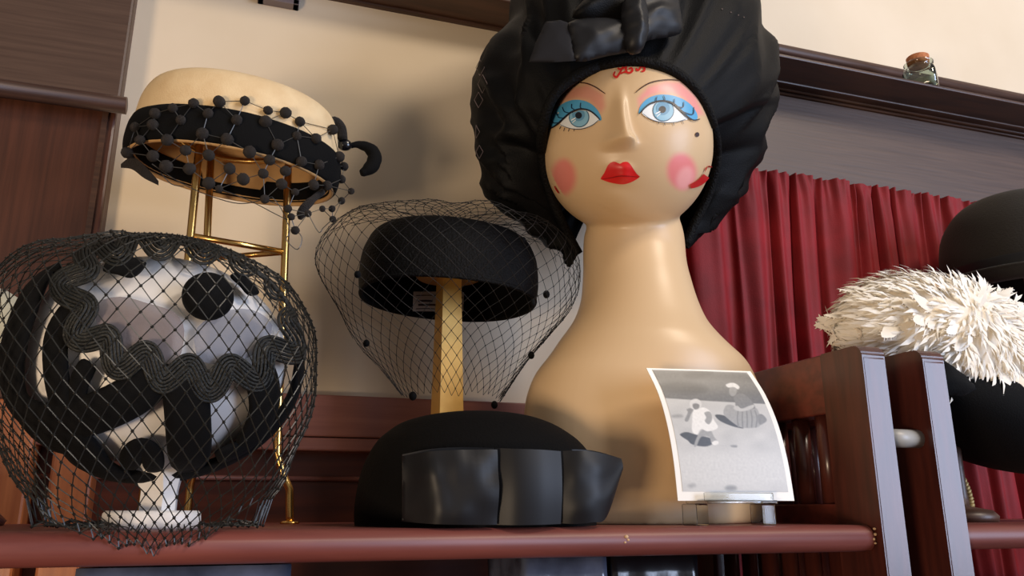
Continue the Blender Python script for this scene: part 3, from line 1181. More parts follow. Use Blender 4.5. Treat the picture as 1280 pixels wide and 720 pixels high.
V, Fc, CC = [], [], []
NV, NU2 = 190, 150
frame = PRINT[0]
for i in range(NV + 1):
    t = 0.022 + (0.925 - 0.022) * i / NV
    f_ = t * (len(cl) - 1)
    q = min(int(f_), len(cl) - 2)
    a, b = cl[q].lerp(cl[q + 1], f_ - q), crr[q].lerp(crr[q + 1], f_ - q)
    A, B = W(a.x, a.y, a.z), W(b.x, b.y, b.z)
    for k in range(NU2 + 1):
        u = 0.045 + (0.955 - 0.045) * k / NU2
        p = A.lerp(B, u) + Vector((0, -0.0003, 0))
        V.append(p)
        x, y = proj(p)
        c = 188 + 12 * noise.noise(Vector((x * .05, y * .09, 0))) + 5 * noise.noise(Vector((x * .6, y * .6, 0)))
        for poly, v, fe, bb in PRINT[1:]:
            if bb[0] < x < bb[1] and bb[2] < y < bb[3]:
                d_ = bdist((x, y), poly) * (1 if inside((x, y), poly) else -1)
                w_ = min(1, max(0, d_ / fe * .5 + 0.5))
                if w_ > 0:
                    vv = v + 9 * noise.noise(Vector((x * .35, y * .35, v)))
                    c += (vv - c) * w_
        c = max(10, min(250, c))
        CC += lin((c, c * .985, c * .95))
for i in range(NV):
    for k in range(NU2):
        q = i * (NU2 + 1) + k
        Fc.append((q, q + NU2 + 1, q + NU2 + 2, q + 1))
pm_ = mat('photo print', (180, 178, 170), 0.35)
_a = pm_.node_tree.nodes.new('ShaderNodeAttribute')
_a.attribute_name = 'tone'
pm_.node_tree.links.new(_a.outputs['Color'], pm_.node_tree.nodes['Principled BSDF'].inputs['Base Color'])
img = mk('printed_picture', V, Fc, pm_, ph, label='grey print of a seated woman and a toddler on pale ground')
ca = img.data.color_attributes.new('tone', 'FLOAT_COLOR', 'POINT')
ca.data.foreach_set('color', CC)

es = thing('display_easel', WZ(915, 655, 0.0), 'small clear acrylic easel holding the old photograph', 'easel')


def pxbox(x0, y0, x1, y1, Y, thick, bev=0.0008):
    a, b = W(x0, y1, Y), W(x1, y0, Y)
    return box(a.x, b.x, Y, Y + thick, a.z, b.z, bev)


a, b = W(882, 625, .606), W(967, 616, .606)
vf = box(a.x, b.x, .606, .609, a.z - 0.001, b.z, .0008)
mk('front_lip', vf[0], vf[1], M['acrylic'], es, False)
vf = box(a.x - .004, b.x + .004, .606, .632, a.z - 0.003, a.z, .0008)
mk('ledge', vf[0], vf[1], M['acrylic'], es, False)
for (xa, xb) in ((868, 886), (955, 970)):
    A, B = W(xa, 640, .611), W(xb, 640, .611)
    vf = box(A.x, B.x, .611, .632, 0.0, a.z - 0.003, .0012)
    mk('foot', vf[0], vf[1], M['acrylic'], es, False)
A, B = W(885, 620, .634), W(966, 620, .634)
vf = box(A.x, B.x, .6335, .636, a.z - 0.003, 0.075, .0008)
mk('back_plate', vf[0], vf[1], M['acrylic'], es, False)

# ================================================================== BLACK FELT HAT WITH BOW
HY = 0.690
fc = W(592, 650, HY)
fh = thing('felt_hat', (fc.x, HY, 0), 'black felt hat with a wide satin bow lying on the shelf', 'hat')
sil = [(656, 443, 738), (640, 444, 738), (615, 447, 737), (590, 453, 734), (570, 462, 730), (553, 473, 718), (541, 487, 704), (531, 503, 688), (523, 528, 668), (518, 555, 645), (515.5, 580, 620)]
prof = []
for py, l, r_ in sil:
    a, b = W(l, py, HY), W(r_, py, HY)
    prof.append(((b.x + a.x) / 2, abs(b.x - a.x) / 2, max(0.0, (a.z + b.z) / 2)))
prof[0] = (prof[0][0], prof[0][1] - 0.001, 0.0)
prof.append((W(600, 515, HY).x, 0.0005, prof[-1][2] + 0.0004))
sp = smoothprof(prof, 4)
V, Fc = [], []
SEG = 72
for j, p in enumerate(sp):
    for i in range(SEG):
        an = 2 * pi * i / SEG
        wob = 1 + 0.008 * noise.noise(Vector((cos(an) * 1.5, sin(an) * 1.5, p.z * 20)))
        V.append((p.x + p.y * cos(an) * wob, HY + p.y * 0.86 * sin(an) * wob, max(0, p.z)))
for j in range(len(sp) - 1):
    for i in range(SEG):
        l = (i + 1) % SEG
        Fc.append((j * SEG + i, j * SEG + l, (j + 1) * SEG + l, (j + 1) * SEG + i))
Fc.append(tuple(range(SEG)))
mk('crown', V, Fc, M['blk_felt'], fh)


def cloth(name, cols, Y0s, m, parent, nz=14, thick=0.0016, bow=0.0, lab=None, wr=0.0):
    """ribbon panel: cols = [(px, ytop, ybottom)] with a distance for each column"""
    V, Fc = [], []
    c = smoothprof([(p[0], p[1], p[2]) for p in cols], 6)
    ys = smoothprof([(y, 0, 0) for y in Y0s], 6)
    nc = len(c)
    for s in (0, 1):
        for q, y in zip(c, ys):
            for j in range(nz + 1):
                t = j / nz
                yy = y.x + s * thick - bow * sin(pi * t) + wr * noise.noise(Vector((q.x * .04, t * 3, 1.7)))
                A, B = W(q.x, q.y, y.x), W(q.x, q.z, y.x)
                p = A.lerp(B, t)
                V.append((p.x, yy, max(p.z, 0.0006)))
    o_ = nc * (nz + 1)
    for i in range(nc - 1):
        for j in range(nz):
            q = i * (nz + 1) + j
            f = (q, q + 1, q + nz + 2, q + nz + 1)
            Fc += [f, tuple(reversed([x + o_ for x in f]))]
    bd = [j for j in range(nz + 1)] + [i * (nz + 1) + nz for i in range(1, nc)] + [(nc - 1) * (nz + 1) + j for j in range(nz - 1, -1, -1)] + [i * (nz + 1) for i in range(nc - 2, 0, -1)]
    for k in range(len(bd)):
        a, b = bd[k], bd[(k + 1) % len(bd)]
        Fc.append((a, b, b + o_, a + o_))
    o = mk(name, V, Fc, m, parent, label=lab)
    fixn(o)
    o.data.set_sharp_from_angle(angle=R(50))
    return o


cloth('bow_loop', [(503, 570, 652), (540, 564, 655), (580, 562, 656), (621, 562, 656)], [.618, .596, .590, .592], M['blk_satin'], fh, bow=.004, wr=.004)
cloth('bow_loop', [(503, 568, 650), (540, 561, 650), (580, 559, 650), (618, 560, 650)], [.618, .612, .608, .602], M['blk_satin'], fh, bow=.0)
cloth('bow_knot', [(619, 560, 656), (645, 561, 656.5), (675, 562, 656), (701, 564, 655)], [.596, .588, .587, .592], M['blk_satin'], fh, bow=.003)
cloth('bow_loop', [(699, 564, 654), (720, 563, 655), (740, 564, 653), (758, 568, 646), (777, 573, 590)], [.596, .590, .589, .596, .608], M['blk_satin'], fh, bow=.004, wr=.003)
cloth('bow_loop', [(705, 562, 648), (740, 563, 646), (776, 573, 592)], [.622, .626, .614], M['blk_satin'], fh)

# ================================================================== PILLBOX WITH VEIL ON A GOLD POST
PY = 0.825
pb = W(560, 652, PY)
gs = thing('hat_stand', (pb.x, PY, 0), 'square gold painted wooden hat stand behind the black felt hat', 'hat stand')


def frustum(c0, c1, w0, w1, rot):
    V = []
    for c, w in ((c0, w0), (c1, w1)):
        for k in range(4):
            a = pi / 4 + pi / 2 * k + rot
            V.append(Vector(c) + Vector((cos(a), sin(a), 0)) * (w * 0.7071))
    return V, [(3, 2, 1, 0), (4, 5, 6, 7), (0, 1, 5, 4), (1, 2, 6, 5), (2, 3, 7, 6), (3, 0, 4, 7)]


A, B = W(556, 560, PY), W(561, 352, PY)
base = Vector((W(557, 640, PY).x, PY, 0.012))
vf = frustum(base, (B.x, PY, B.z + 0.012), 0.030, 0.0205, R(8))
o = mk('post', vf[0], vf[1], M['gold'], gs, False)
vf = lathe(smoothprof([(0.0005, 0, 0), (0.060, 0.0, 0), (0.064, 0.006, 0), (0.058, 0.013, 0), (0.0005, 0.015, 0)], 3) and [(0.0005, 0.0), (0.060, 0.0), (0.064, 0.004), (0.062, 0.010), (0.055, 0.014), (0.0005, 0.015)], (base.x, PY, 0), 40)
fixn(mk('base', vf[0], vf[1], M['gold'], gs))
ztop_c = W(560, 300, PY).z
vf = lathe([(0.0005, 0.0), (0.035, 0.0), (0.040, 0.006), (0.038, 0.018), (0.0005, 0.022)], (B.x, PY, B.z + 0.004), 32)
fixn(mk('head_disc', vf[0], vf[1], M['gold'], gs))

pcx = W(560, 350, PY)
ph_ = thing('pillbox_hat', (pcx.x, PY, pcx.z), 'black woven pillbox hat inside a dotted black veil on the gold stand', 'hat')
# bottom rim ellipse level, outer wall, rounded top edge, shallow crown; then inside
zr = W(560, 374, PY).z
wa, wb = 0.0965, 0.076
h = 0.074


def pill(c, a, b, hh, rot, flare=0.0, n=64, power=2.2, t=0.003, topr=0.022):
    outer_ = [(1.0, 0.0), (1.012 + flare, hh * 0.25), (1.0 + flare, hh * 0.55), (0.975, hh * 0.72), (0.91, hh * 0.88), (0.80, hh * 0.965), (0.6, hh * 1.01), (0.3, hh * 1.03), (0.002, hh * 1.035)]
    V, Fc = [], []
    ring = smoothprof([(x, z, 0) for x, z in outer_], 4)
    for p in ring:
        for k in range(n):
            an = 2 * pi * k / n
            x = math.copysign(abs(cos(an)) ** (2 / power), cos(an))
            y = math.copysign(abs(sin(an)) ** (2 / power), sin(an))
            V.append(Vector(c) + rot @ Vector((x * a * p.x, y * b * p.x, p.y)))
    m = len(ring)
    for j in range(m - 1):
        for k in range(n):
            l = (k + 1) % n
            Fc.append((j * n + k, j * n + l, (j + 1) * n + l, (j + 1) * n + k))
    inn = [(x * 0.965, max(0.0, z - t * 1.2) if i else 0.0) for i, (x, z) in enumerate(outer_)]
    V2, F2 = [], []
    ring2 = smoothprof([(x, z, 0) for x, z in inn], 4)
    for p in ring2:
        for k in range(n):
            an = 2 * pi * k / n
            x = math.copysign(abs(cos(an)) ** (2 / power), cos(an))
            y = math.copysign(abs(sin(an)) ** (2 / power), sin(an))
            V2.append(Vector(c) + rot @ Vector((x * a * p.x, y * b * p.x, p.y)))
    for j in range(len(ring2) - 1):
        for k in range(n):
            l = (k + 1) % n
            F2.append((j * n + k, (j + 1) * n + k, (j + 1) * n + l, j * n + l))
    return (V, Fc), (V2, F2)


cen = Vector((W(561, 372, PY).x, PY, zr))
rotp = Matrix.Rotation(R(2), 3, 'Y') @ Matrix.Rotation(R(-3), 3, 'X')
o1, o2 = pill(cen, wa, wb, h, rotp, flare=0.01)
mk('crown', o1[0], o1[1], M['blk_straw'], ph_)
ln = mk('lining', o2[0], o2[1], M['blk_felt'], ph_)
rim = [cen + rotp @ Vector((math.copysign(abs(cos(2 * pi * k / 64)) ** (2 / 2.2), cos(2 * pi * k / 64)) * wa * 0.985, math.copysign(abs(sin(2 * pi * k / 64)) ** (2 / 2.2), sin(2 * pi * k / 64)) * wb * 0.985, 0)) for k in range(64)]
vf = tube(rim, 0.0024, 8, True)
mk('rim_binding', vf[0], vf[1], M['blk_straw'], ph_)
pbb = BVHTree.FromPolygons([Vector(v) for v in o2[0]], o2[1])
for poly, marks in (([(516, 365), (551, 365), (550, 390), (515, 390)], [(519, 370, 546), (522, 377, 540), (522, 382, 545), (519, 387, 543)]),
                    ([(572, 366), (580, 366), (579, 390), (571, 390)], [(573, 373, 578), (573, 381, 578)])):
    lb = decal('label_card', poly, pbb, .002, M['card'], ph_, 6, 0, False, label='small beige paper tag with faded print inside the hat')
    for (x0_, yy, x1_) in marks:
        stroke('print_line', [(x0_, yy), ((x0_ + x1_) / 2, yy - 0.3), (x1_, yy)], 1.1 if yy < 372 or yy > 385 else 2.6, pbb, .0024, M['ink'], lb, False)

# veil
VP = [(283, 40), (284, 95), (288, 132), (302, 153), (322, 163), (345, 163), (372, 156), (398, 142), (424, 121), (450, 99), (474, 80), (498, 62)]
VPs = smoothprof([(y, w_, 0) for y, w_ in VP], 8)
L = [0.0]
pts3 = []
for p in VPs:
    c = W(565, p.x, PY)
    pts3.append((c.z, p.y * depth(PY, 565, p.x) / 1000.0, c.x))
for i in range(1, len(pts3)):
    L.append(L[-1] + math.hypot(pts3[i][0] - pts3[i - 1][0], pts3[i][1] - pts3[i - 1][1]))


def on_prof(pts, L, s):
    for i in range(len(L) - 1):
        if L[i] <= s <= L[i + 1]:
            t = (s - L[i]) / (L[i + 1] - L[i] + 1e-9)
            return [pts[i][k] + (pts[i + 1][k] - pts[i][k]) * t for k in range(3)]
    return pts[-1]


net = MB()
NRow, NCol = 34, 46
node = {}
for i in range(NRow + 1):
    z, r_, cx = on_prof(pts3, L, L[-1] * i / NRow)
    for j in range(NCol):
        an = 2 * pi * (j + 0.5 * (i % 2)) / NCol
        w = noise.noise(Vector((cos(an) * 2.2, sin(an) * 2.2, i * 0.16)))
        rr = r_ * (1 + 0.055 * w)
        x, y = rr * cos(an), rr * 0.80 * sin(an)
        p = Vector((cx + x, PY + y, z + 0.006 * noise.noise(Vector((cos(an) * 3, sin(an) * 3, 9 + i * .1)))))
        # the veil rests on the hat's top
        node[i, j] = p
for i in range(NRow):
    for j in range(NCol):
        o_ = 0 if i % 2 == 0 else 1
        a = node[i, j]
        if sin(2 * pi * (j + 0.5 * (i % 2)) / NCol) > 0.22 + 0.1 * noise.noise(Vector((i * .3, j * .1, 2))):
            continue            # a blusher: open at the back
        for jj in ((j - 1 + o_) % NCol, (j + o_) % NCol):
            net.add(prism(a, node[i + 1, jj], 0.0003))
        net.add(octa(a, 0.0009))
net.build('veil', M['net'], ph_, False, kind='stuff')
for (px, py, rr) in ((447, 343, 4.5), (458, 429, 4.5), (516, 495, 5.5), (664, 444, 5), (683, 368, 5), (666, 378, 4), (618, 506, 5), (654, 300, 4)):
    dx = (px - 565)
    z = W(px, py, PY).z
    rloc = min(pts3, key=lambda q: abs(q[0] - z) + (0 if q[1] > .03 else 1))
    yy = PY - 0.8 * sqrt(max(0, rloc[1] ** 2 - (dx * 0.00083) ** 2))
    p = W(px, py, yy)
    vf = ball(p, rr * .00075, None, rr * .00085, 8, 6)
    mk('chenille_dot', vf[0], vf[1], M['blk_velvet'], ph_)

# ================================================================== CREAM PILLBOX ON BRASS STAND
WY = 0.80
wc = W(292, 215, WY)
bs = thing('hat_stand', (WZ(300, 650, 0).x if False else wc.x, WY, 0), 'tall three-legged brass hat stand under the cream pillbox hat', 'hat stand')
k_ = depth(WY, 300, 250) / 1000
ringz = W(300, 195, WY).z
tops = [(250, 172, 0.775), (266, 172, 0.845), (361, 190, 0.80)]
mids = [(238, 298, 0.775), (259, 296, 0.845), (356, 300, 0.80)]
feet = []
for i, ((tx, ty, Y), (mx, my, _)) in enumerate(zip(tops, mids)):
    T = W(tx, ty, Y)
    Mi = W(mx, my, Y)
    T = Vector((T.x, Y, wc.z + 0.035))
    dirv = Vector((Mi.x - T.x, 0, Mi.z - T.z))
    z2 = 0.066
    low = T + dirv * ((z2 - T.z) / dirv.z)
    if i == 2:
        low = W(346, 575, Y)
        ft = W(362, 612, Y)
        fb = Vector((W(362, 655, Y).x, Y, 0))
    else:
        ft = low + Vector((-0.016 if i == 0 else -0.004, -0.01 if i == 0 else 0.012, -0.03))
        fb = Vector((ft.x, ft.y, 0))
    path = [T, T.lerp(low, .33), T.lerp(low, .66), low.lerp(T, .02), low.lerp(ft, .5), ft, Vector((ft.x * .5 + fb.x * .5, Y if i == 2 else ft.y, ft.z * .5)), Vector((fb.x, fb.y, 0.002))]
    pth = []
    for a, b in zip(path[:-1], path[1:]):
        for q in range(3):
            pth.append(a.lerp(b, q / 3))
    pth.append(path[-1])
    vf = tube(pth, 0.0038, 12)
    mk('leg', vf[0], vf[1], M['brass'], bs)
    vf = lathe([(0.0005, 0.0), (0.0085, 0.0), (0.009, 0.001), (0.0085, 0.0022), (0.0045, 0.003), (0.0005, 0.0034)], (fb.x, fb.y, 0), 20)
    fixn(mk('foot', vf[0], vf[1], M['brass'], bs))
    feet.append((T, low))
# stretchers between the legs
Q = [T.lerp(low, (T.z - W(250, 300, Y).z) / (T.z - low.z)) for (T, low), Y in zip(feet, (0.775, 0.845, 0.80))]
Q[0].z = W(241, 295, .775).z
Q[2].z = W(356, 315, .80).z
Q[1].z = W(259, 324, .845).z
for a, b in ((0, 2), (1, 2), (0, 1)):
    if a == 0 and b == 1:
        pb_ = Q[1].copy()
        pa_ = Q[0].copy()
    else:
        pa_, pb_ = Q[a].copy(), Q[b].copy()
    vf = tube([pa_, pb_], 0.0030, 10)
    mk('stretcher', vf[0], vf[1], M['brass'], bs)
cw = sum((f[0] for f in feet), Vector()) / 3
vf = tube([cw + Vector((0.055 * cos(2 * pi * k / 32), 0.05 * sin(2 * pi * k / 32), 0.002)) for k in range(32)], 0.0034, 8, True)
mk('top_ring', vf[0], vf[1], M['brass'], bs)

wh = thing('pillbox_hat', wc, 'cream pillbox hat with black velvet brim and pompom net on brass stand', 'hat')
rotw = Matrix.Rotation(R(4.5), 3, 'Y') @ Matrix.Rotation(R(3), 3, 'X')
WA, WB, WH = 0.0985, 0.078, 0.082
o1, o2 = pill(wc, WA, WB, WH, rotw, power=2.05)
mk('crown', o1[0], o1[1], M['cream_hat'], wh)
# lining, and underside cap so the inside reads shallow
mk('lining', o2[0], o2[1], M['lining'], wh)
# velvet band wrapped round the rim outside
bandp = [(1.01, -0.004), (1.045, -0.002), (1.065, 0.010), (1.06, 0.022), (1.03, 0.031), (1.005, 0.033)]
V, Fc = [], []
n = 72
for x, z in [(p.x, p.y) for p in smoothprof([(a, b, 0) for a, b in bandp], 3)]:
    for k in range(n):
        an = 2 * pi * k / n
        wv = 1 + 0.012 * noise.noise(Vector((cos(an) * 3, sin(an) * 3, z * 40)))
        V.append(wc + rotw @ Vector((WA * x * wv * cos(an), WB * x * wv * sin(an), z)))
for j in range(len(V) // n - 1):
    for k in range(n):
        l = (k + 1) % n
        Fc.append((j * n + k, j * n + l, (j + 1) * n + l, (j + 1) * n + k))
mk('velvet_band', V, Fc, M['blk_velvet'], wh)
# inner velvet facing on the far side
V, Fc = [], []
for x, z in ((0.985, -0.003), (0.955, 0.006), (0.958, 0.018), (0.965, 0.021)):
    for k in range(n + 1):
        an = pi * (-0.12 + 1.24 * k / n)
        zz_ = z * (1.0 if k < n * .42 or k > n * .6 else 0.5)
        V.append(wc + rotw @ Vector((WA * x * cos(an), WB * x * sin(an), zz_)))
for j in range(3):
    for k in range(n):
        q = j * (n + 1) + k
        Fc.append((q, q + 1, q + n + 2, q + n + 1))
mk('inner_band', V, Fc, M['blk_velvet'], wh)
# far rim edge in cream
rimw = [wc + rotw @ Vector((WA * 1.0 * cos(2 * pi * k / 64), WB * 1.0 * sin(2 * pi * k / 64), -0.003)) for k in range(64)]
vf = tube(rimw, 0.0024, 8, True)
mk('rim_binding', vf[0], vf[1], M['lining'], wh)

poms = [(169, 159), (194, 142), (216, 135), (242, 129), (274, 127), (306, 126), (191, 156), (226, 150), (260, 142), (296, 150), (209, 175), (253, 167), (284, 174), (175, 175), (159, 191), (232, 188), (261, 194), (312, 190), (191, 195), (208, 208), (237, 211), (287, 211), (304, 224), (261, 229), (274, 236),
        (335, 138), (357, 141), (332, 152), (375, 152), (371, 170), (395, 173), (347, 181), (424, 196), (337, 200), (377, 202), (399, 206), (329, 217), (357, 214), (369, 240), (352, 230), (392, 231), (409, 232), (427, 224), (331, 249), (360, 261), (364, 271), (385, 267), (403, 261), (415, 261), (416, 274), (427, 251), (439, 239), (369, 288), (416, 162), (430, 208)]
P3 = []
pm = MB()
protos = []
rnd = random.Random(3)
for (px, py) in poms:
    d = ray(px, py)
    # nearest crossing with the upright oval just outside the velvet band
    ax, by = WA * 1.09, WB * 1.09
    ox, oy = (CAM.x - wc.x) / ax, (CAM.y - wc.y) / by
    dx, dy = d.x / ax, d.y / by
    A_, B_, C_ = dx * dx + dy * dy, 2 * (ox * dx + oy * dy), ox * ox + oy * oy - 1
    disc = B_ * B_ - 4 * A_ * C_
    t = (-B_ - sqrt(disc)) / (2 * A_) if disc > 0 else -B_ / (2 * A_)
    P3.append(CAM + d * t)
mesh_src = None
for i, p in enumerate(P3):
    r_ = 0.0053 * rnd.uniform(0.85, 1.15) * (0.72 if poms[i][1] > 235 else 1.0)
    if i == 0:
        V, Fc = ball((0, 0, 0), 1, 1, 1, 12, 8)
        V = [v * (1 + 0.13 * noise.noise(v * 3.1)) for v in V]
        V = [wh.location + v for v in V]
        o = mk('pompom', V, Fc, M['pom'], wh)
    else:
        o = protos[0].copy()
        COL.objects.link(o)
        o.parent = wh
    protos.append(o)
    o.location = p - ORG[wh]
    o.scale = (r_, r_, r_ * 0.92)
    o.rotation_euler = (rnd.random() * 6, rnd.random() * 6, 0)
th = MB()
done = set()
for i in range(len(poms)):
    ds = sorted((math.hypot(poms[i][0] - poms[j][0], poms[i][1] - poms[j][1]), j) for j in range(len(poms)) if j != i)
    for dd, j in ds[:3]:
        if dd < 48 and (min(i, j), max(i, j)) not in done:
            done.add((min(i, j), max(i, j)))
            th.add(prism(P3[i], P3[j], 0.00042))
for line in ([(190, 205), (215, 222), (245, 238), (285, 252), (310, 254), (340, 246)], [(340, 246), (352, 262), (362, 288), (358, 300), (372, 312), (377, 296), (364, 284)],
             [(274, 236), (310, 250), (345, 268), (360, 275)], [(200, 215), (214, 230), (230, 233)], [(385, 267), (398, 290), (404, 285), (416, 274)]):
    pts = smoothprof([W(x, y, WY - 0.07) for x, y in line], 4)
    for a, b in zip(pts[:-1], pts[1:]):
        th.add(prism(a, b, 0.0005))
th.build('pompom_net', grey(64), wh, False, kind='stuff')
# ribbon ends, beads and tassel
cloth('ribbon_tail', [(151, 205, 209), (165, 196, 211), (180, 206, 222), (198, 226, 231)], [.775, .765, .755, .75], M['pom'], wh, nz=5)
vf = tube(smoothprof([W(403, 240, .765), W(390, 250, .755), W(379, 262, .75), W(375, 274, .75)], 4), [0.0035] * 5 + [0.0045] * 6 + [0.003, 0.002], 8)
mk('ribbon_tail', vf[0], vf[1], M['pom'], wh)
tY = 0.80
vf = tube(smoothprof([W(408, 170, tY - .02), W(410, 158, tY - .02), W(418, 152, tY - .02), W(426, 160, tY - .02), W(428, 174, tY - .02)], 4), 0.0055, 10)
mk('tassel_loop', vf[0], vf[1], M['pom'], wh)
p = W(431, 181, tY - .015)
vf = ball(p, 0.0075, 0.006, 0.0065, 16, 10)
mk('bead', vf[0], vf[1], M['bag2'], wh, label='glossy black bead')
vf = tube(smoothprof([W(438, 182, tY - .01), W(448, 181, tY - .01), W(460, 184, tY - .01), W(468, 194, tY - .01), W(466, 206, tY - .01), W(458, 213, tY - .01), W(451, 217, tY - .01)], 4),
          [0.0028, .003, .003, .0035, .004, .0045, .005, .0055, .006, .0065, .007, .0072, .0075, .0078, .008, .008, .0078, .0076, .0072, .0068, .006, .005, .0045, .004, .003], 10)
V = [Vector(v) + Vector((1, 0, 1)) * 0.0009 * noise.noise(Vector(v) * 900) for v in vf[0]]
mk('tassel', V, vf[1], M['blk_velvet'], wh)

# ================================================================== NETTED HAT ON WHITE FORM (left)
LY = 0.632
s_ = depth(LY, 195, 450) / 1000
lc = W(190, 655, LY)
wf = thing('hat_stand', (lc.x, LY, 0), 'white plastic head form on a rounded foot inside the netted hat', 'hat stand')
bl, br = W(127, 652, LY), W(250, 652, LY)
V, Fc = box(bl.x, br.x, LY - 0.026, LY + 0.026, 0.0, 0.0118, 0.0)
zbt = 0.0125
prb = [(0.0005, 0.0), (0.93, 0.0), (0.985, 0.0018), (1.0, 0.006), (0.985, 0.0105), (0.93, zbt), (0.0005, zbt)]
vf = lathe([(r_ * (br.x - bl.x) / 2 * 1.02, z) for r_, z in prb], ((bl.x + br.x) / 2, LY, 0), 40, 1.0, 0.72)
fixn(mk('foot', vf[0], vf[1], M['white'], wf))
nx0, nx1 = W(176, 620, LY).x, W(221, 620, LY).x
nz1 = W(200, 560, LY).z
V, Fc = [], []
for (x0_, x1_, z, hw) in ((nx0, nx1, 0.010, 0.012), (nx0, nx1, 0.026, 0.012), (nx0 - 0.008, nx1 + 0.002, 0.04, 0.016), (nx0 - 0.026, nx1 + 0.01, 0.052, 0.03), (nx0 - 0.034, nx1 + 0.02, 0.075, 0.045)):
    V += [(x0_, LY - hw * .2, z), ((x0_ * .35 + x1_ * .65), LY - hw, z), (x1_, LY - hw * .5, z), (x1_, LY + hw, z), (x0_, LY + hw, z)]
for j in range(4):
    for k in range(5):
        l = (k + 1) % 5
        Fc.append((j * 5 + k, j * 5 + l, (j + 1) * 5 + l, (j + 1) * 5 + k))
Fc.append(tuple(20 + k for k in range(5)))
fixn(mk('neck', V, Fc, M['white'], wf, False))
EC = W(197, 449, LY)
EA, EB, EZ = 0.0985, 0.082, 0.081
vf = ball(EC, EA * 0.93, EB * 0.93, EZ * 0.93, 48, 32)
mk('head_form', vf[0], vf[1], M['white'], wf)

lh = thing('net_hat', (EC.x, LY, EC.z - EZ), 'black velvet loop hat with scalloped braid under coarse net, topped by a velvet button', 'hat')
ev = ball(EC, EA, EB, EZ, 48, 32)
eb = BVHTree.FromPolygons(ev[0], ev[1])


def LZ(pts):
    return [(x / 1.564, 260 + y / 1.564) for x, y in pts]


def on_e(px, py, off=0.0):
    d = ray(px, py).normalized()
    h = eb.ray_cast(CAM, d)
    if h[0] is None:
        q = CAM + d * (EC - CAM).dot(d)
        h = eb.find_nearest(q)
    n = (h[0] - EC)
    n = Vector((n.x / EA ** 2, n.y / EB ** 2, n.z / EZ ** 2)).normalized()
    return h[0] + n * off, n


def band(name, pts, w, m, off=0.003, ratio=0.32, ends=True):
    c = smoothprof([(x, y, 0) for x, y in LZ(pts)], 6)
    P, N = [], []
    for q in c:
        p, n_ = on_e(q.x, q.y, off)
        P.append(p)
        N.append(n_)
    nn = len(P)
    rs = [w / 1.564 * s_ * 0.5 * (1 - 0.35 * (abs(2 * i / (nn - 1) - 1) ** 6)) for i in range(nn)]
    vf = tube(P, rs, 12, False, (N, ratio))
    return mk(name, vf[0], vf[1], m, lh)


band('velvet_loop', [(110, 100), (62, 190), (32, 300), (50, 385), (130, 412), (220, 385), (285, 345), (300, 300)], 74, M['blk_velvet'])
band('velvet_loop', [(150, 190), (118, 250), (116, 320), (130, 400)], 48, M['blk_velvet'])
band('velvet_loop', [(30, 350), (90, 430), (150, 450), (190, 494), (265, 524), (345, 524), (440, 496), (515, 458), (562, 385), (580, 290)], 84, M['blk_velvet'])
band('velvet_loop', [(360, 320), (366, 400), (372, 500)], 76, M['blk_velvet'])
band('velvet_loop', [(500, 310), (512, 380), (480, 450), (420, 480)], 76, M['blk_velvet'])
band('velvet_loop', [(255, 500), (262, 472), (278, 458), (296, 472), (302, 505)], 40, M['blk_velvet'])
band('velvet_loop', [(180, 300), (160, 340), (150, 400)], 34, M['blk_velvet'])
band('velvet_tab', [(215, 118), (245, 122), (275, 132)], 52, M['blk_velvet'], .004)
band('velvet_tab', [(452, 138), (474, 156), (490, 176)], 40, M['blk_velvet'], .004)
# sheer crown patches
decal('tulle_patch', LZ([(190, 190), (235, 175), (290, 188), (340, 205), (360, 240), (345, 300), (290, 300), (230, 275), (195, 240)]), eb, .001, M['tulle'], lh, 5)
decal('tulle_patch', LZ([(385, 235), (430, 205), (490, 200), (530, 230), (510, 275), (450, 305), (395, 300), (380, 270)]), eb, .001, M['tulle_b'], lh, 5)
# braid: nested S-cords running round the crown
bpath = [(210, 92), (168, 112), (152, 160), (160, 212), (188, 258), (240, 290), (305, 310), (370, 328), (432, 330), (492, 310), (548, 272), (572, 222), (560, 178), (530, 140), (480, 108), (400, 84), (300, 76), (210, 92)]
bp2 = smoothprof([(x, y, 0) for x, y in LZ(bpath)], 30)
Ls = [0.0]
for a, b in zip(bp2[:-1], bp2[1:]):
    Ls.append(Ls[-1] + (b - a).length)
tot = Ls[-1]
nw = round(tot / 52.0)
bd_ = thing
braid = None
for kcord in range(7):
    off = (kcord - 3) * 3.9
    P = []
    N_ = 900
    idx = 0
    for q in range(N_):
        s = tot * q / N_
        while Ls[idx + 1] < s:
            idx += 1
        t = (s - Ls[idx]) / (Ls[idx + 1] - Ls[idx] + 1e-9)
        p = bp2[idx].lerp(bp2[idx + 1], t)
        tg = (bp2[(idx + 3) % len(bp2)] - bp2[idx - 2]).normalized() if 2 < idx < len(bp2) - 4 else (bp2[min(idx + 1, len(bp2) - 1)] - bp2[idx]).normalized()
        nr = Vector((-tg.y, tg.x, 0))
        phs = 2 * pi * nw * q / N_
        # nested cords shift along the local slope of the wave
        A_ = 14.0
        sl = A_ * 2 * pi / 52.0 * cos(phs)
        ln_ = sqrt(1 + sl * sl)
        pp = p + nr * (A_ * sin(phs) + off / ln_ * 1.0) - tg * (off * sl / ln_)
        p3, n3 = on_e(pp.x, pp.y, 0.0065 + 0.0012 * (1 - abs(off) / 10))
        P.append(p3)
    vf = tube(P, 0.00125, 5, True)
    if braid is None:
        braid = mk('scalloped_braid', vf[0], vf[1], M['braid'], lh)
    else:
        mk('cord', vf[0], vf[1], M['braid'], braid)
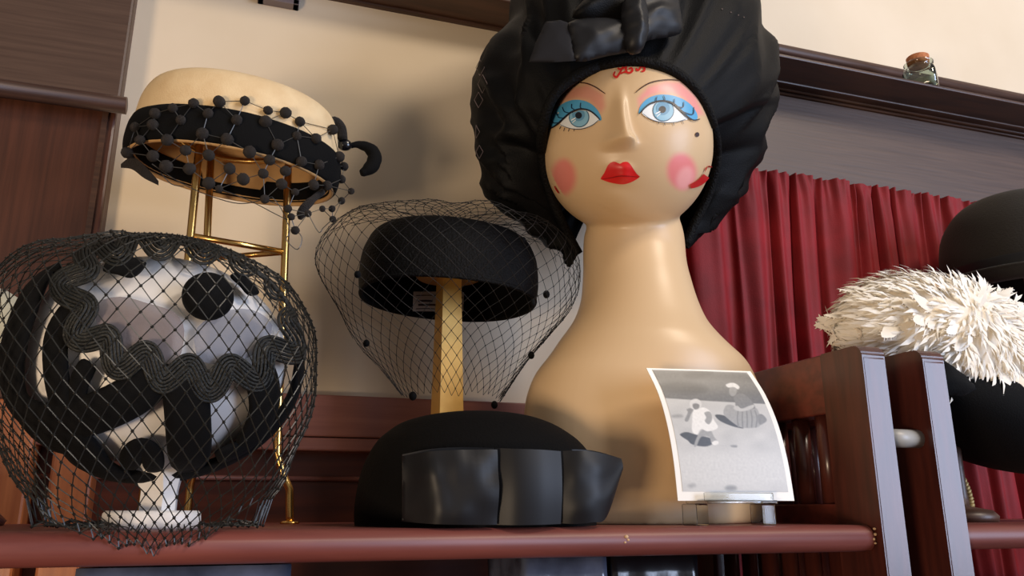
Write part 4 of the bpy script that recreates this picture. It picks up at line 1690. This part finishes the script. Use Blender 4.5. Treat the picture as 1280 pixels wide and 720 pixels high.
# button
bp_, bn_ = on_e(257, 376, 0.004)
fwd = (CAM - bp_).normalized()
bn_ = (bn_ * 0.5 + fwd * 0.5).normalized()
q = Vector((0, 0, 1)).rotation_difference(bn_).to_matrix()
rb = 31 * depth(bp_.y, 257, 376) / 1000
vf = lathe([(0.0003, -0.004), (rb * 0.85, -0.004), (rb * 0.97, 0.0), (rb, 0.003), (rb * 0.95, 0.0065), (rb * 0.8, 0.0095), (rb * 0.5, 0.0118), (0.0003, 0.0126)], bp_, 40, rot=q)
fixn(mk('velvet_button', vf[0], vf[1], M['blk_velvet'], lh))

# coarse net bag
NPf = [(322, 20), (322, 75), (325, 108), (336, 140), (356, 166), (390, 186), (430, 194), (475, 194), (520, 186), (560, 172), (600, 155), (635, 128), (664, 95), (690, 62)]
NPs = smoothprof([(y, w_, 0) for y, w_ in NPf], 8)
pts3 = []
for p in NPs:
    c = W(196, p.x, LY)
    pts3.append((c.z, p.y * depth(LY, 196, p.x) / 1000.0, c.x))
L = [0.0]
for i in range(1, len(pts3)):
    L.append(L[-1] + math.hypot(pts3[i][0] - pts3[i - 1][0], pts3[i][1] - pts3[i - 1][1]))
net = MB()
NRow, NCol = 38, 54
node = {}
for i in range(NRow + 1):
    z, r_, cx = on_prof(pts3, L, L[-1] * i / NRow)
    for j in range(NCol):
        an = 2 * pi * (j + 0.5 * (i % 2)) / NCol
        w = noise.noise(Vector((cos(an) * 2.5, sin(an) * 2.5, i * 0.2 + 4)))
        low = max(0, (i / NRow - 0.6) / 0.4)
        rr = r_ * (1 + (0.03 + 0.05 * low) * w)
        x, y = rr * cos(an), rr * 0.93 * sin(an)
        p = Vector((cx + x, LY + y, z + 0.004 * noise.noise(Vector((cos(an) * 4, sin(an) * 4, i * .2)))))
        # keep clear of the velvet and of the rail the net hangs over
        e_ = (p.x - EC.x) ** 2 / (EA + .011) ** 2 + (p.y - EC.y) ** 2 / (EB + .011) ** 2 + (p.z - EC.z) ** 2 / (EZ + .011) ** 2
        if e_ < 1 and e_ > 0.02:
            p = EC + (p - EC) / sqrt(e_)
        if p.z < 0.016:
            if p.y < YR:
                p.y = min(p.y, YR - RR - 0.002)
            else:
                p.z = 0.0015 + abs(noise.noise(p * 60)) * 0.008
        node[i, j] = p
for i in range(NRow):
    for j in range(NCol):
        o_ = 0 if i % 2 == 0 else 1
        a = node[i, j]
        if sin(2 * pi * (j + 0.5 * (i % 2)) / NCol) > 0.45:
            continue
        for jj in ((j - 1 + o_) % NCol, (j + o_) % NCol):
            b = node[i + 1, jj]
            if (a - b).length < 0.03:
                net.add(prism(a, b, 0.00042))
        net.add(octa(a, 0.00125))
net.build('net_veil', M['net_g'], lh, False, kind='stuff')

# ================================================================== PALE HAT at the far left edge
pcn = W(-22, 408, 0.80)
ps = thing('hat_stand', (pcn.x, 0.80, 0), 'slim wooden hat stand under the pale sage hat', 'hat stand')
vf = tube([(pcn.x, .80, 0.004), (pcn.x, .80, pcn.z + 0.02)], 0.007, 12)
mk('pole', vf[0], vf[1], M['mahog_v'], ps)
vf = lathe([(0.0005, 0.0), (0.04, 0.0), (0.042, 0.004), (0.036, 0.01), (0.0005, 0.012)], (pcn.x, .80, 0), 32)
fixn(mk('base', vf[0], vf[1], M['mahog_v'], ps))
px_h = thing('cloche_hat', pcn, 'pale sage felt hat beside the oak pilaster, mostly hidden by net', 'hat')
rt = 0.038
vf = lathe([(rt * 1.02, -0.032), (rt * 1.03, -0.026), (rt, -0.015), (rt * 0.98, 0.0), (rt * 0.9, 0.014), (rt * 0.7, 0.026), (rt * 0.4, 0.033), (0.0005, 0.035)], pcn, 40)
fixn(mk('crown', vf[0], vf[1], M['pale_felt'], px_h))
vf = tube([pcn + Vector((rt * 1.02 * cos(2 * pi * k / 40), rt * 1.02 * sin(2 * pi * k / 40), -0.032)) for k in range(40)], 0.003, 8, True)
mk('brim', vf[0], vf[1], M['pale_felt'], px_h)

# ================================================================== FEATHER HAT, BOWLER, THINGS ON BOOKCASE 2
FY = 0.70
fc = W(1172, 430, FY)
st = thing('hat_stand', (fc.x, FY, 0), 'dark turned wooden hat stand under the white feather hat', 'hat stand')
vf = lathe([(0.0005, 0), (0.034, 0), (0.035, 0.006), (0.03, 0.012), (0.009, 0.016), (0.008, 0.03), (0.008, fc.z - 0.02), (0.0005, fc.z - 0.02)], (fc.x, FY, 0), 32)
fixn(mk('pole', vf[0], vf[1], M['wood_dark'], st))
xm_ = (XP1 + 0.026 + XP2) / 2
d_ = ray(1124, 548)
fp = CAM + d_ * (xm_ / d_.x)
ro = thing('paper_roll', (xm_, fp.y, fp.z - 0.0085), 'white paper roll wedged between the two bookcase sides', 'paper roll')
vf = tube([(XP1 + 0.0255, fp.y, fp.z), (XP2 + 0.0005, fp.y, fp.z)], 0.0085, 16)
mk('roll', vf[0], vf[1], grey(165), ro)

fth = thing('feather_hat', fc, 'fluffy white feather hat with black velvet underside above the bookcases', 'hat')
k_ = depth(FY, 1172, 430) / 1000
rotf = Matrix.Rotation(R(15), 3, 'Y')
FA, FB, FZ_ = 0.180, 0.086, 0.104
cfe = W(1194, 447, FY)
V, Fc = ball((0, 0, 0), FA * .85, FB * .85, FZ_ * .82, 40, 20)
V = [cfe + rotf @ v for v in V]
mk('feather_body', V, Fc, M['feather'], fth)
# velvet underside and its turned corner
V, Fc = ball((0, 0, 0), FA * .80, FB * .95, 0.05, 40, 16)
bc_ = W(1236, 524, FY)
mk('velvet_base', [bc_ + rotf @ v for v in V], Fc, M['blk_velvet'], fth)
puff('velvet_corner', [(1180, 450), (1205, 468), (1221, 486), (1205, 495), (1180, 494), (1150, 480)], 0.625, 0.02, M['blk_velvet'], fth, 4, False)


def feather_mesh(name, L_, Wd, curl, m, seed):
    rn = random.Random(seed)
    V, Fc = [], []
    n = 9
    for i in range(n + 1):
        t = i / n
        w = Wd * (sin(pi * min(1, t * 0.86 + 0.12)) ** 0.7) * (1 if i < n else 0.25)
        jag = rn.uniform(0.86, 1.08) if i > 2 else 1
        jag2 = rn.uniform(0.86, 1.08) if i > 2 else 1
        z = curl * L_ * (t * t)
        V += [(t * L_, -w * jag, z - w * 0.25), (t * L_ + 0.0, 0, z), (t * L_, w * jag2, z - w * 0.25)]
    for i in range(n):
        a = i * 3
        Fc += [(a, a + 1, a + 4, a + 3), (a + 1, a + 2, a + 5, a + 4)]
    # frayed barbs
    for i in range(3, n):
        a = i * 3
        for s_i, sg in ((0, -1), (2, 1)):
            b = len(V)
            p = V[a + s_i]
            V.append((p[0] + L_ * 0.10, p[1] + sg * Wd * rn.uniform(.02, .22), p[2] - Wd * .2))
            nx = V[a + 3 + s_i]
            V.append(((p[0] + nx[0]) / 2, (p[1] + nx[1]) / 2, (p[2] + nx[2]) / 2))
            Fc.append((a + s_i, b, b + 1) if sg < 0 else (a + s_i, b + 1, b))
    me = bpy.data.meshes.new(name)
    me.from_pydata(V, [], Fc)
    me.materials.append(m)
    me.polygons.foreach_set('use_smooth', [True] * len(me.polygons))
    return me


fms = [feather_mesh('feather', 0.048, 0.0085, 0.0, M['feather'], 1), feather_mesh('feather', 0.042, 0.0095, -0.2, M['feather2'], 2),
       feather_mesh('feather', 0.052, 0.008, -0.1, M['feather2'], 3), feather_mesh('feather', 0.040, 0.0095, -0.3, M['feather'], 4), feather_mesh('feather', 0.042, 0.008, -0.1, M['feather3'], 5)]
rn = random.Random(11)
cnt = 0
hub = Vector((-0.15, -0.45, 0.35))
while cnt < 296:
    v = Vector((rn.gauss(0, 1), rn.gauss(0, 1), rn.gauss(0, 1))).normalized()
    if v.y > 0.45 or v.z < -0.75:
        continue
    pos = Vector((v.x * FA * .8, v.y * FB * .8, v.z * FZ_ * .72))
    nrm = Vector((v.x / FA, v.y / FB, v.z / FZ_)).normalized()
    # lie outwards from the spot where the quills are gathered
    tan = Vector((v.x * FA, v.y * FB, v.z * FZ_)) - Vector((hub.x * FA, hub.y * FB, hub.z * FZ_))
    tan = tan - nrm * tan.dot(nrm)
    if tan.length < 1e-4:
        continue
    tan.normalize()
    tan = (tan + nrm * rn.uniform(0.08, 0.30) + Vector((rn.gauss(0, .18), rn.gauss(0, .25), rn.gauss(0, .25)))).normalized()
    side = nrm.cross(tan).normalized()
    up_ = tan.cross(side).normalized()
    mt = Matrix((tan, side, up_)).transposed()
    near_hub = (v - hub.normalized()).length < 0.35
    me_ = fms[4] if (near_hub and rn.random() < .5) else rn.choice(fms[:4])
    o = bpy.data.objects.new('feather', me_)
    COL.objects.link(o)
    o.parent = fth
    o.matrix_local = Matrix.Translation(cfe + rotf @ pos - ORG[fth]) @ (rotf @ mt).to_4x4() @ Matrix.Scale(rn.uniform(0.62, 1.0), 4)
    cnt += 1
# loose down between the feathers
dn = MB()
for _ in range(5200):
    v = Vector((rn.gauss(0, 1), rn.gauss(0, 1), rn.gauss(0, 1))).normalized()
    if v.y > 0.5 or v.z < -0.85:
        continue
    pos = Vector((v.x * FA * .84, v.y * FB * .84, v.z * FZ_ * .81))
    nrm = Vector((v.x / FA, v.y / FB, v.z / FZ_)).normalized()
    cell = Vector((round(v.x * 5), round(v.y * 5), round(v.z * 5)))
    tan = Vector((v.x * FA, v.y * FB, v.z * FZ_)) - Vector((hub.x * FA, hub.y * FB, hub.z * FZ_)) + noise.noise_vector(cell * 1.7 + Vector((.3, .2, .1))) * 0.07
    tan = tan - nrm * tan.dot(nrm)
    if tan.length < 1e-4:
        continue
    tan = (tan.normalized() + nrm * rn.uniform(0.1, 0.6) + Vector((rn.gauss(0, .15), rn.gauss(0, .15), rn.gauss(0, .15)))).normalized()
    side = nrm.cross(tan).normalized()
    L_ = rn.uniform(0.014, 0.030)
    w_ = rn.uniform(0.0008, 0.0026)
    b0_ = cfe + rotf @ pos
    tt, ss, uu = rotf @ tan, rotf @ side, rotf @ nrm
    m1 = b0_ + tt * L_ * .55 + uu * L_ * .06
    e1 = b0_ + tt * L_ - uu * L_ * .08 + ss * rn.gauss(0, .002)
    dn.add(([b0_ - ss * w_ * .5, b0_ + ss * w_ * .5, m1 + ss * w_, m1 - ss * w_, e1], [(0, 1, 2, 3), (3, 2, 4)]))
dn.build('down', M['feather2'], fth, True, kind='stuff')
# one quill standing up
o = bpy.data.objects.new('feather', fms[2])
COL.objects.link(o)
o.parent = fth
q0 = W(1196, 378, 0.67)
tan = (W(1202, 330, 0.67) - q0).normalized()
side = Vector((1, 0, 0.1))
side = (side - tan * side.dot(tan)).normalized()
o.matrix_local = Matrix.Translation(q0 - ORG[fth]) @ Matrix((tan, side, tan.cross(side))).transposed().to_4x4() @ Matrix.Scale(0.68, 4)

BWY = 0.822
bw = W(1288, 352, BWY)
kb = depth(BWY, 1276, 330) / 1000
s2 = thing('hat_stand', (bw.x, BWY, 0), 'plain dark wooden hat stand under the charcoal bowler', 'hat stand')
vf = lathe([(0.0005, 0), (0.05, 0), (0.05, 0.012), (0.009, 0.016), (0.008, 0.03), (0.008, bw.z + 0.02), (0.05, bw.z + 0.03), (0.0005, bw.z + 0.05)], (bw.x, BWY, 0), 32)
fixn(mk('pole', vf[0], vf[1], M['wood_dark'], s2))
bo = thing('bowler_hat', bw, 'charcoal felt bowler hat with rounded crown behind the feather hat', 'hat')
ra = 97 * kb
prf = [(ra * 0.97, -0.012), (ra * 0.995, 0.015), (ra * 1.0, 0.04), (ra * 0.96, 0.07), (ra * 0.86, 0.093), (ra * 0.7, 0.113), (ra * 0.48, 0.124), (ra * 0.22, 0.130), (0.0005, 0.131)]
vf = lathe([(p.x, p.y) for p in smoothprof([(a, b, 0) for a, b in prf], 4)], bw, 56, 1.0, 1.0)
fixn(mk('crown', vf[0], vf[1], M['bowler'], bo))
vf = lathe([(ra * 0.99, -0.010), (ra * 1.08, -0.016), (ra * 1.15, -0.013), (ra * 1.2, -0.006), (ra * 1.205, -0.003), (ra * 1.19, -0.009), (ra * 1.14, -0.018), (ra * 1.06, -0.022), (ra * 0.97, -0.015)], bw, 56, 1.0, 0.98)
fixn(mk('brim', vf[0], vf[1], M['bowler'], bo))
vf = lathe([(ra * 1.0, -0.01), (ra * 1.012, -0.008), (ra * 1.012, 0.014), (ra * 1.0, 0.016)], bw, 56)
mk('ribbon_band', vf[0], vf[1], M['blk_satin'], bo)

# gold rope loop leaning on the second bookcase's side
rp = thing('gold_cord', (XP2 + 0.05, 0.70, 0), 'loop of twisted gold cord on the shelf beside the slatted panel', 'cord')
rc, ry_ = W(1178, 612, 0.70), 0.70
for ph0 in (0, pi):
    P = []
    for k in range(260):
        a = 2 * pi * k / 260
        c = Vector((rc.x + 0.034 * cos(a), ry_ + 0.012 * sin(a) , max(0.004, rc.z + 0.045 * sin(a))))
        b = a * 38 + ph0
        P.append(c + Vector((cos(a) * cos(b), sin(b), sin(a) * cos(b))) * 0.0021)
    vf = tube(P, 0.0022, 6, True)
    mk('strand', vf[0], vf[1], M['rope'], rp)

# ================================================================== JAR ON THE PLATE RAIL
JY = 0.929
jc = W(1152, 107, JY)
kj = depth(JY, 1152, 95) / 1000
jar = thing('glass_jar', (jc.x, JY, zl), 'small square corked glass jar on the plate rail', 'jar')
hw = 18.5 * kj
jh = 34 * kj


def sq(z, r_, power, rot, c, n=40):
    out = []
    for k in range(n):
        a = 2 * pi * k / n
        d = (abs(cos(a)) ** power + abs(sin(a)) ** power) ** (-1 / power)
        x, y = r_ * d * cos(a), r_ * d * sin(a)
        out.append(Vector((c[0] + x * cos(rot) - y * sin(rot), c[1] + x * sin(rot) + y * cos(rot), z)))
    return out


def stack(levels, c, rot, n=40):
    V, Fc = [], []
    for z, r_, pw in levels:
        V += sq(z, r_, pw, rot, c, n)
    for j in range(len(levels) - 1):
        for k in range(n):
            l = (k + 1) % n
            Fc.append((j * n + k, j * n + l, (j + 1) * n + l, (j + 1) * n + k))
    Fc.append(tuple(reversed(range(n))))
    return V, Fc


vf = stack([(zl, hw * .92, 8), (zl + .002, hw, 8), (zl + jh * .62, hw, 8), (zl + jh * .78, hw * .94, 5), (zl + jh * .9, hw * .74, 2.4), (zl + jh * 1.0, hw * .70, 2), (zl + jh * 1.03, hw * .9, 2), (zl + jh * 1.1, hw * .93, 2), (zl + jh * 1.13, hw * .86, 2)], (jc.x, JY), R(38))
fixn(mk('glass_body', vf[0], vf[1], M['glass'], jar))
vf = stack([(zl + .002, hw * .85, 8), (zl + jh * .3, hw * .85, 8), (zl + jh * .38, hw * .6, 4), (zl + jh * .4, hw * .05, 2)], (jc.x, JY), R(38))
fixn(mk('shell_filling', vf[0], vf[1], M['shellsand'], jar))
vf = stack([(zl + jh * 1.0, hw * .62, 2), (zl + jh * 1.12, hw * .68, 2), (zl + jh * 1.36, hw * .72, 2), (zl + jh * 1.38, hw * .68, 2), (zl + jh * 1.385, hw * .02, 2)], (jc.x, JY), 0)
fixn(mk('cork', vf[0], vf[1], M['cork'], jar))

# ================================================================== UNDER THE SHELF
def bag(px0, px1, Y, d, m, label, seed, ztop=-0.024):
    x0_, x1_ = W(px0, 710, Y).x, W(px1, 710, Y).x
    c = ((x0_ + x1_) / 2, Y + d / 2)
    t = thing('plastic_bag', (c[0], c[1], -0.36), label, 'bag')
    bm = bmesh.new()
    bmesh.ops.create_cube(bm, size=1)
    bmesh.ops.subdivide_edges(bm, edges=bm.edges[:], cuts=14, use_grid_fill=True)
    V = []
    for v in bm.verts:
        p = Vector((c[0] + v.co.x * (x1_ - x0_), c[1] + v.co.y * d, -0.19 + v.co.z * (0.34)))
        nn = noise.noise(Vector((p.x * 28 + seed, p.y * 28, p.z * 9)))
        n2 = noise.noise(Vector((p.x * 70 + seed, p.y * 60, p.z * 30)))
        sx = v.co.normalized()
        k = 0.004 * nn + 0.0015 * n2
        p += Vector((sx.x, sx.y, 0)) * k
        p.z = min(max(p.z, -0.36), ztop)
        V.append(p)
    bm.verts.index_update()
    Fc = [tuple(v.index for v in f.verts) for f in bm.faces]
    bm.free()
    mk('wrapper', V, Fc, m, t)
    return t


bag(95, 365, 0.612, 0.12, M['bag'], 'shiny blue-grey plastic garment bag standing under the netted hat', 1)
bag(655, 760, 0.625, 0.10, M['bag'], 'dark blue plastic bag on the lower shelf beneath the bust', 5)
bag(766, 872, 0.63, 0.10, M['bag2'], 'black plastic bag on the lower shelf beneath the photograph', 9)
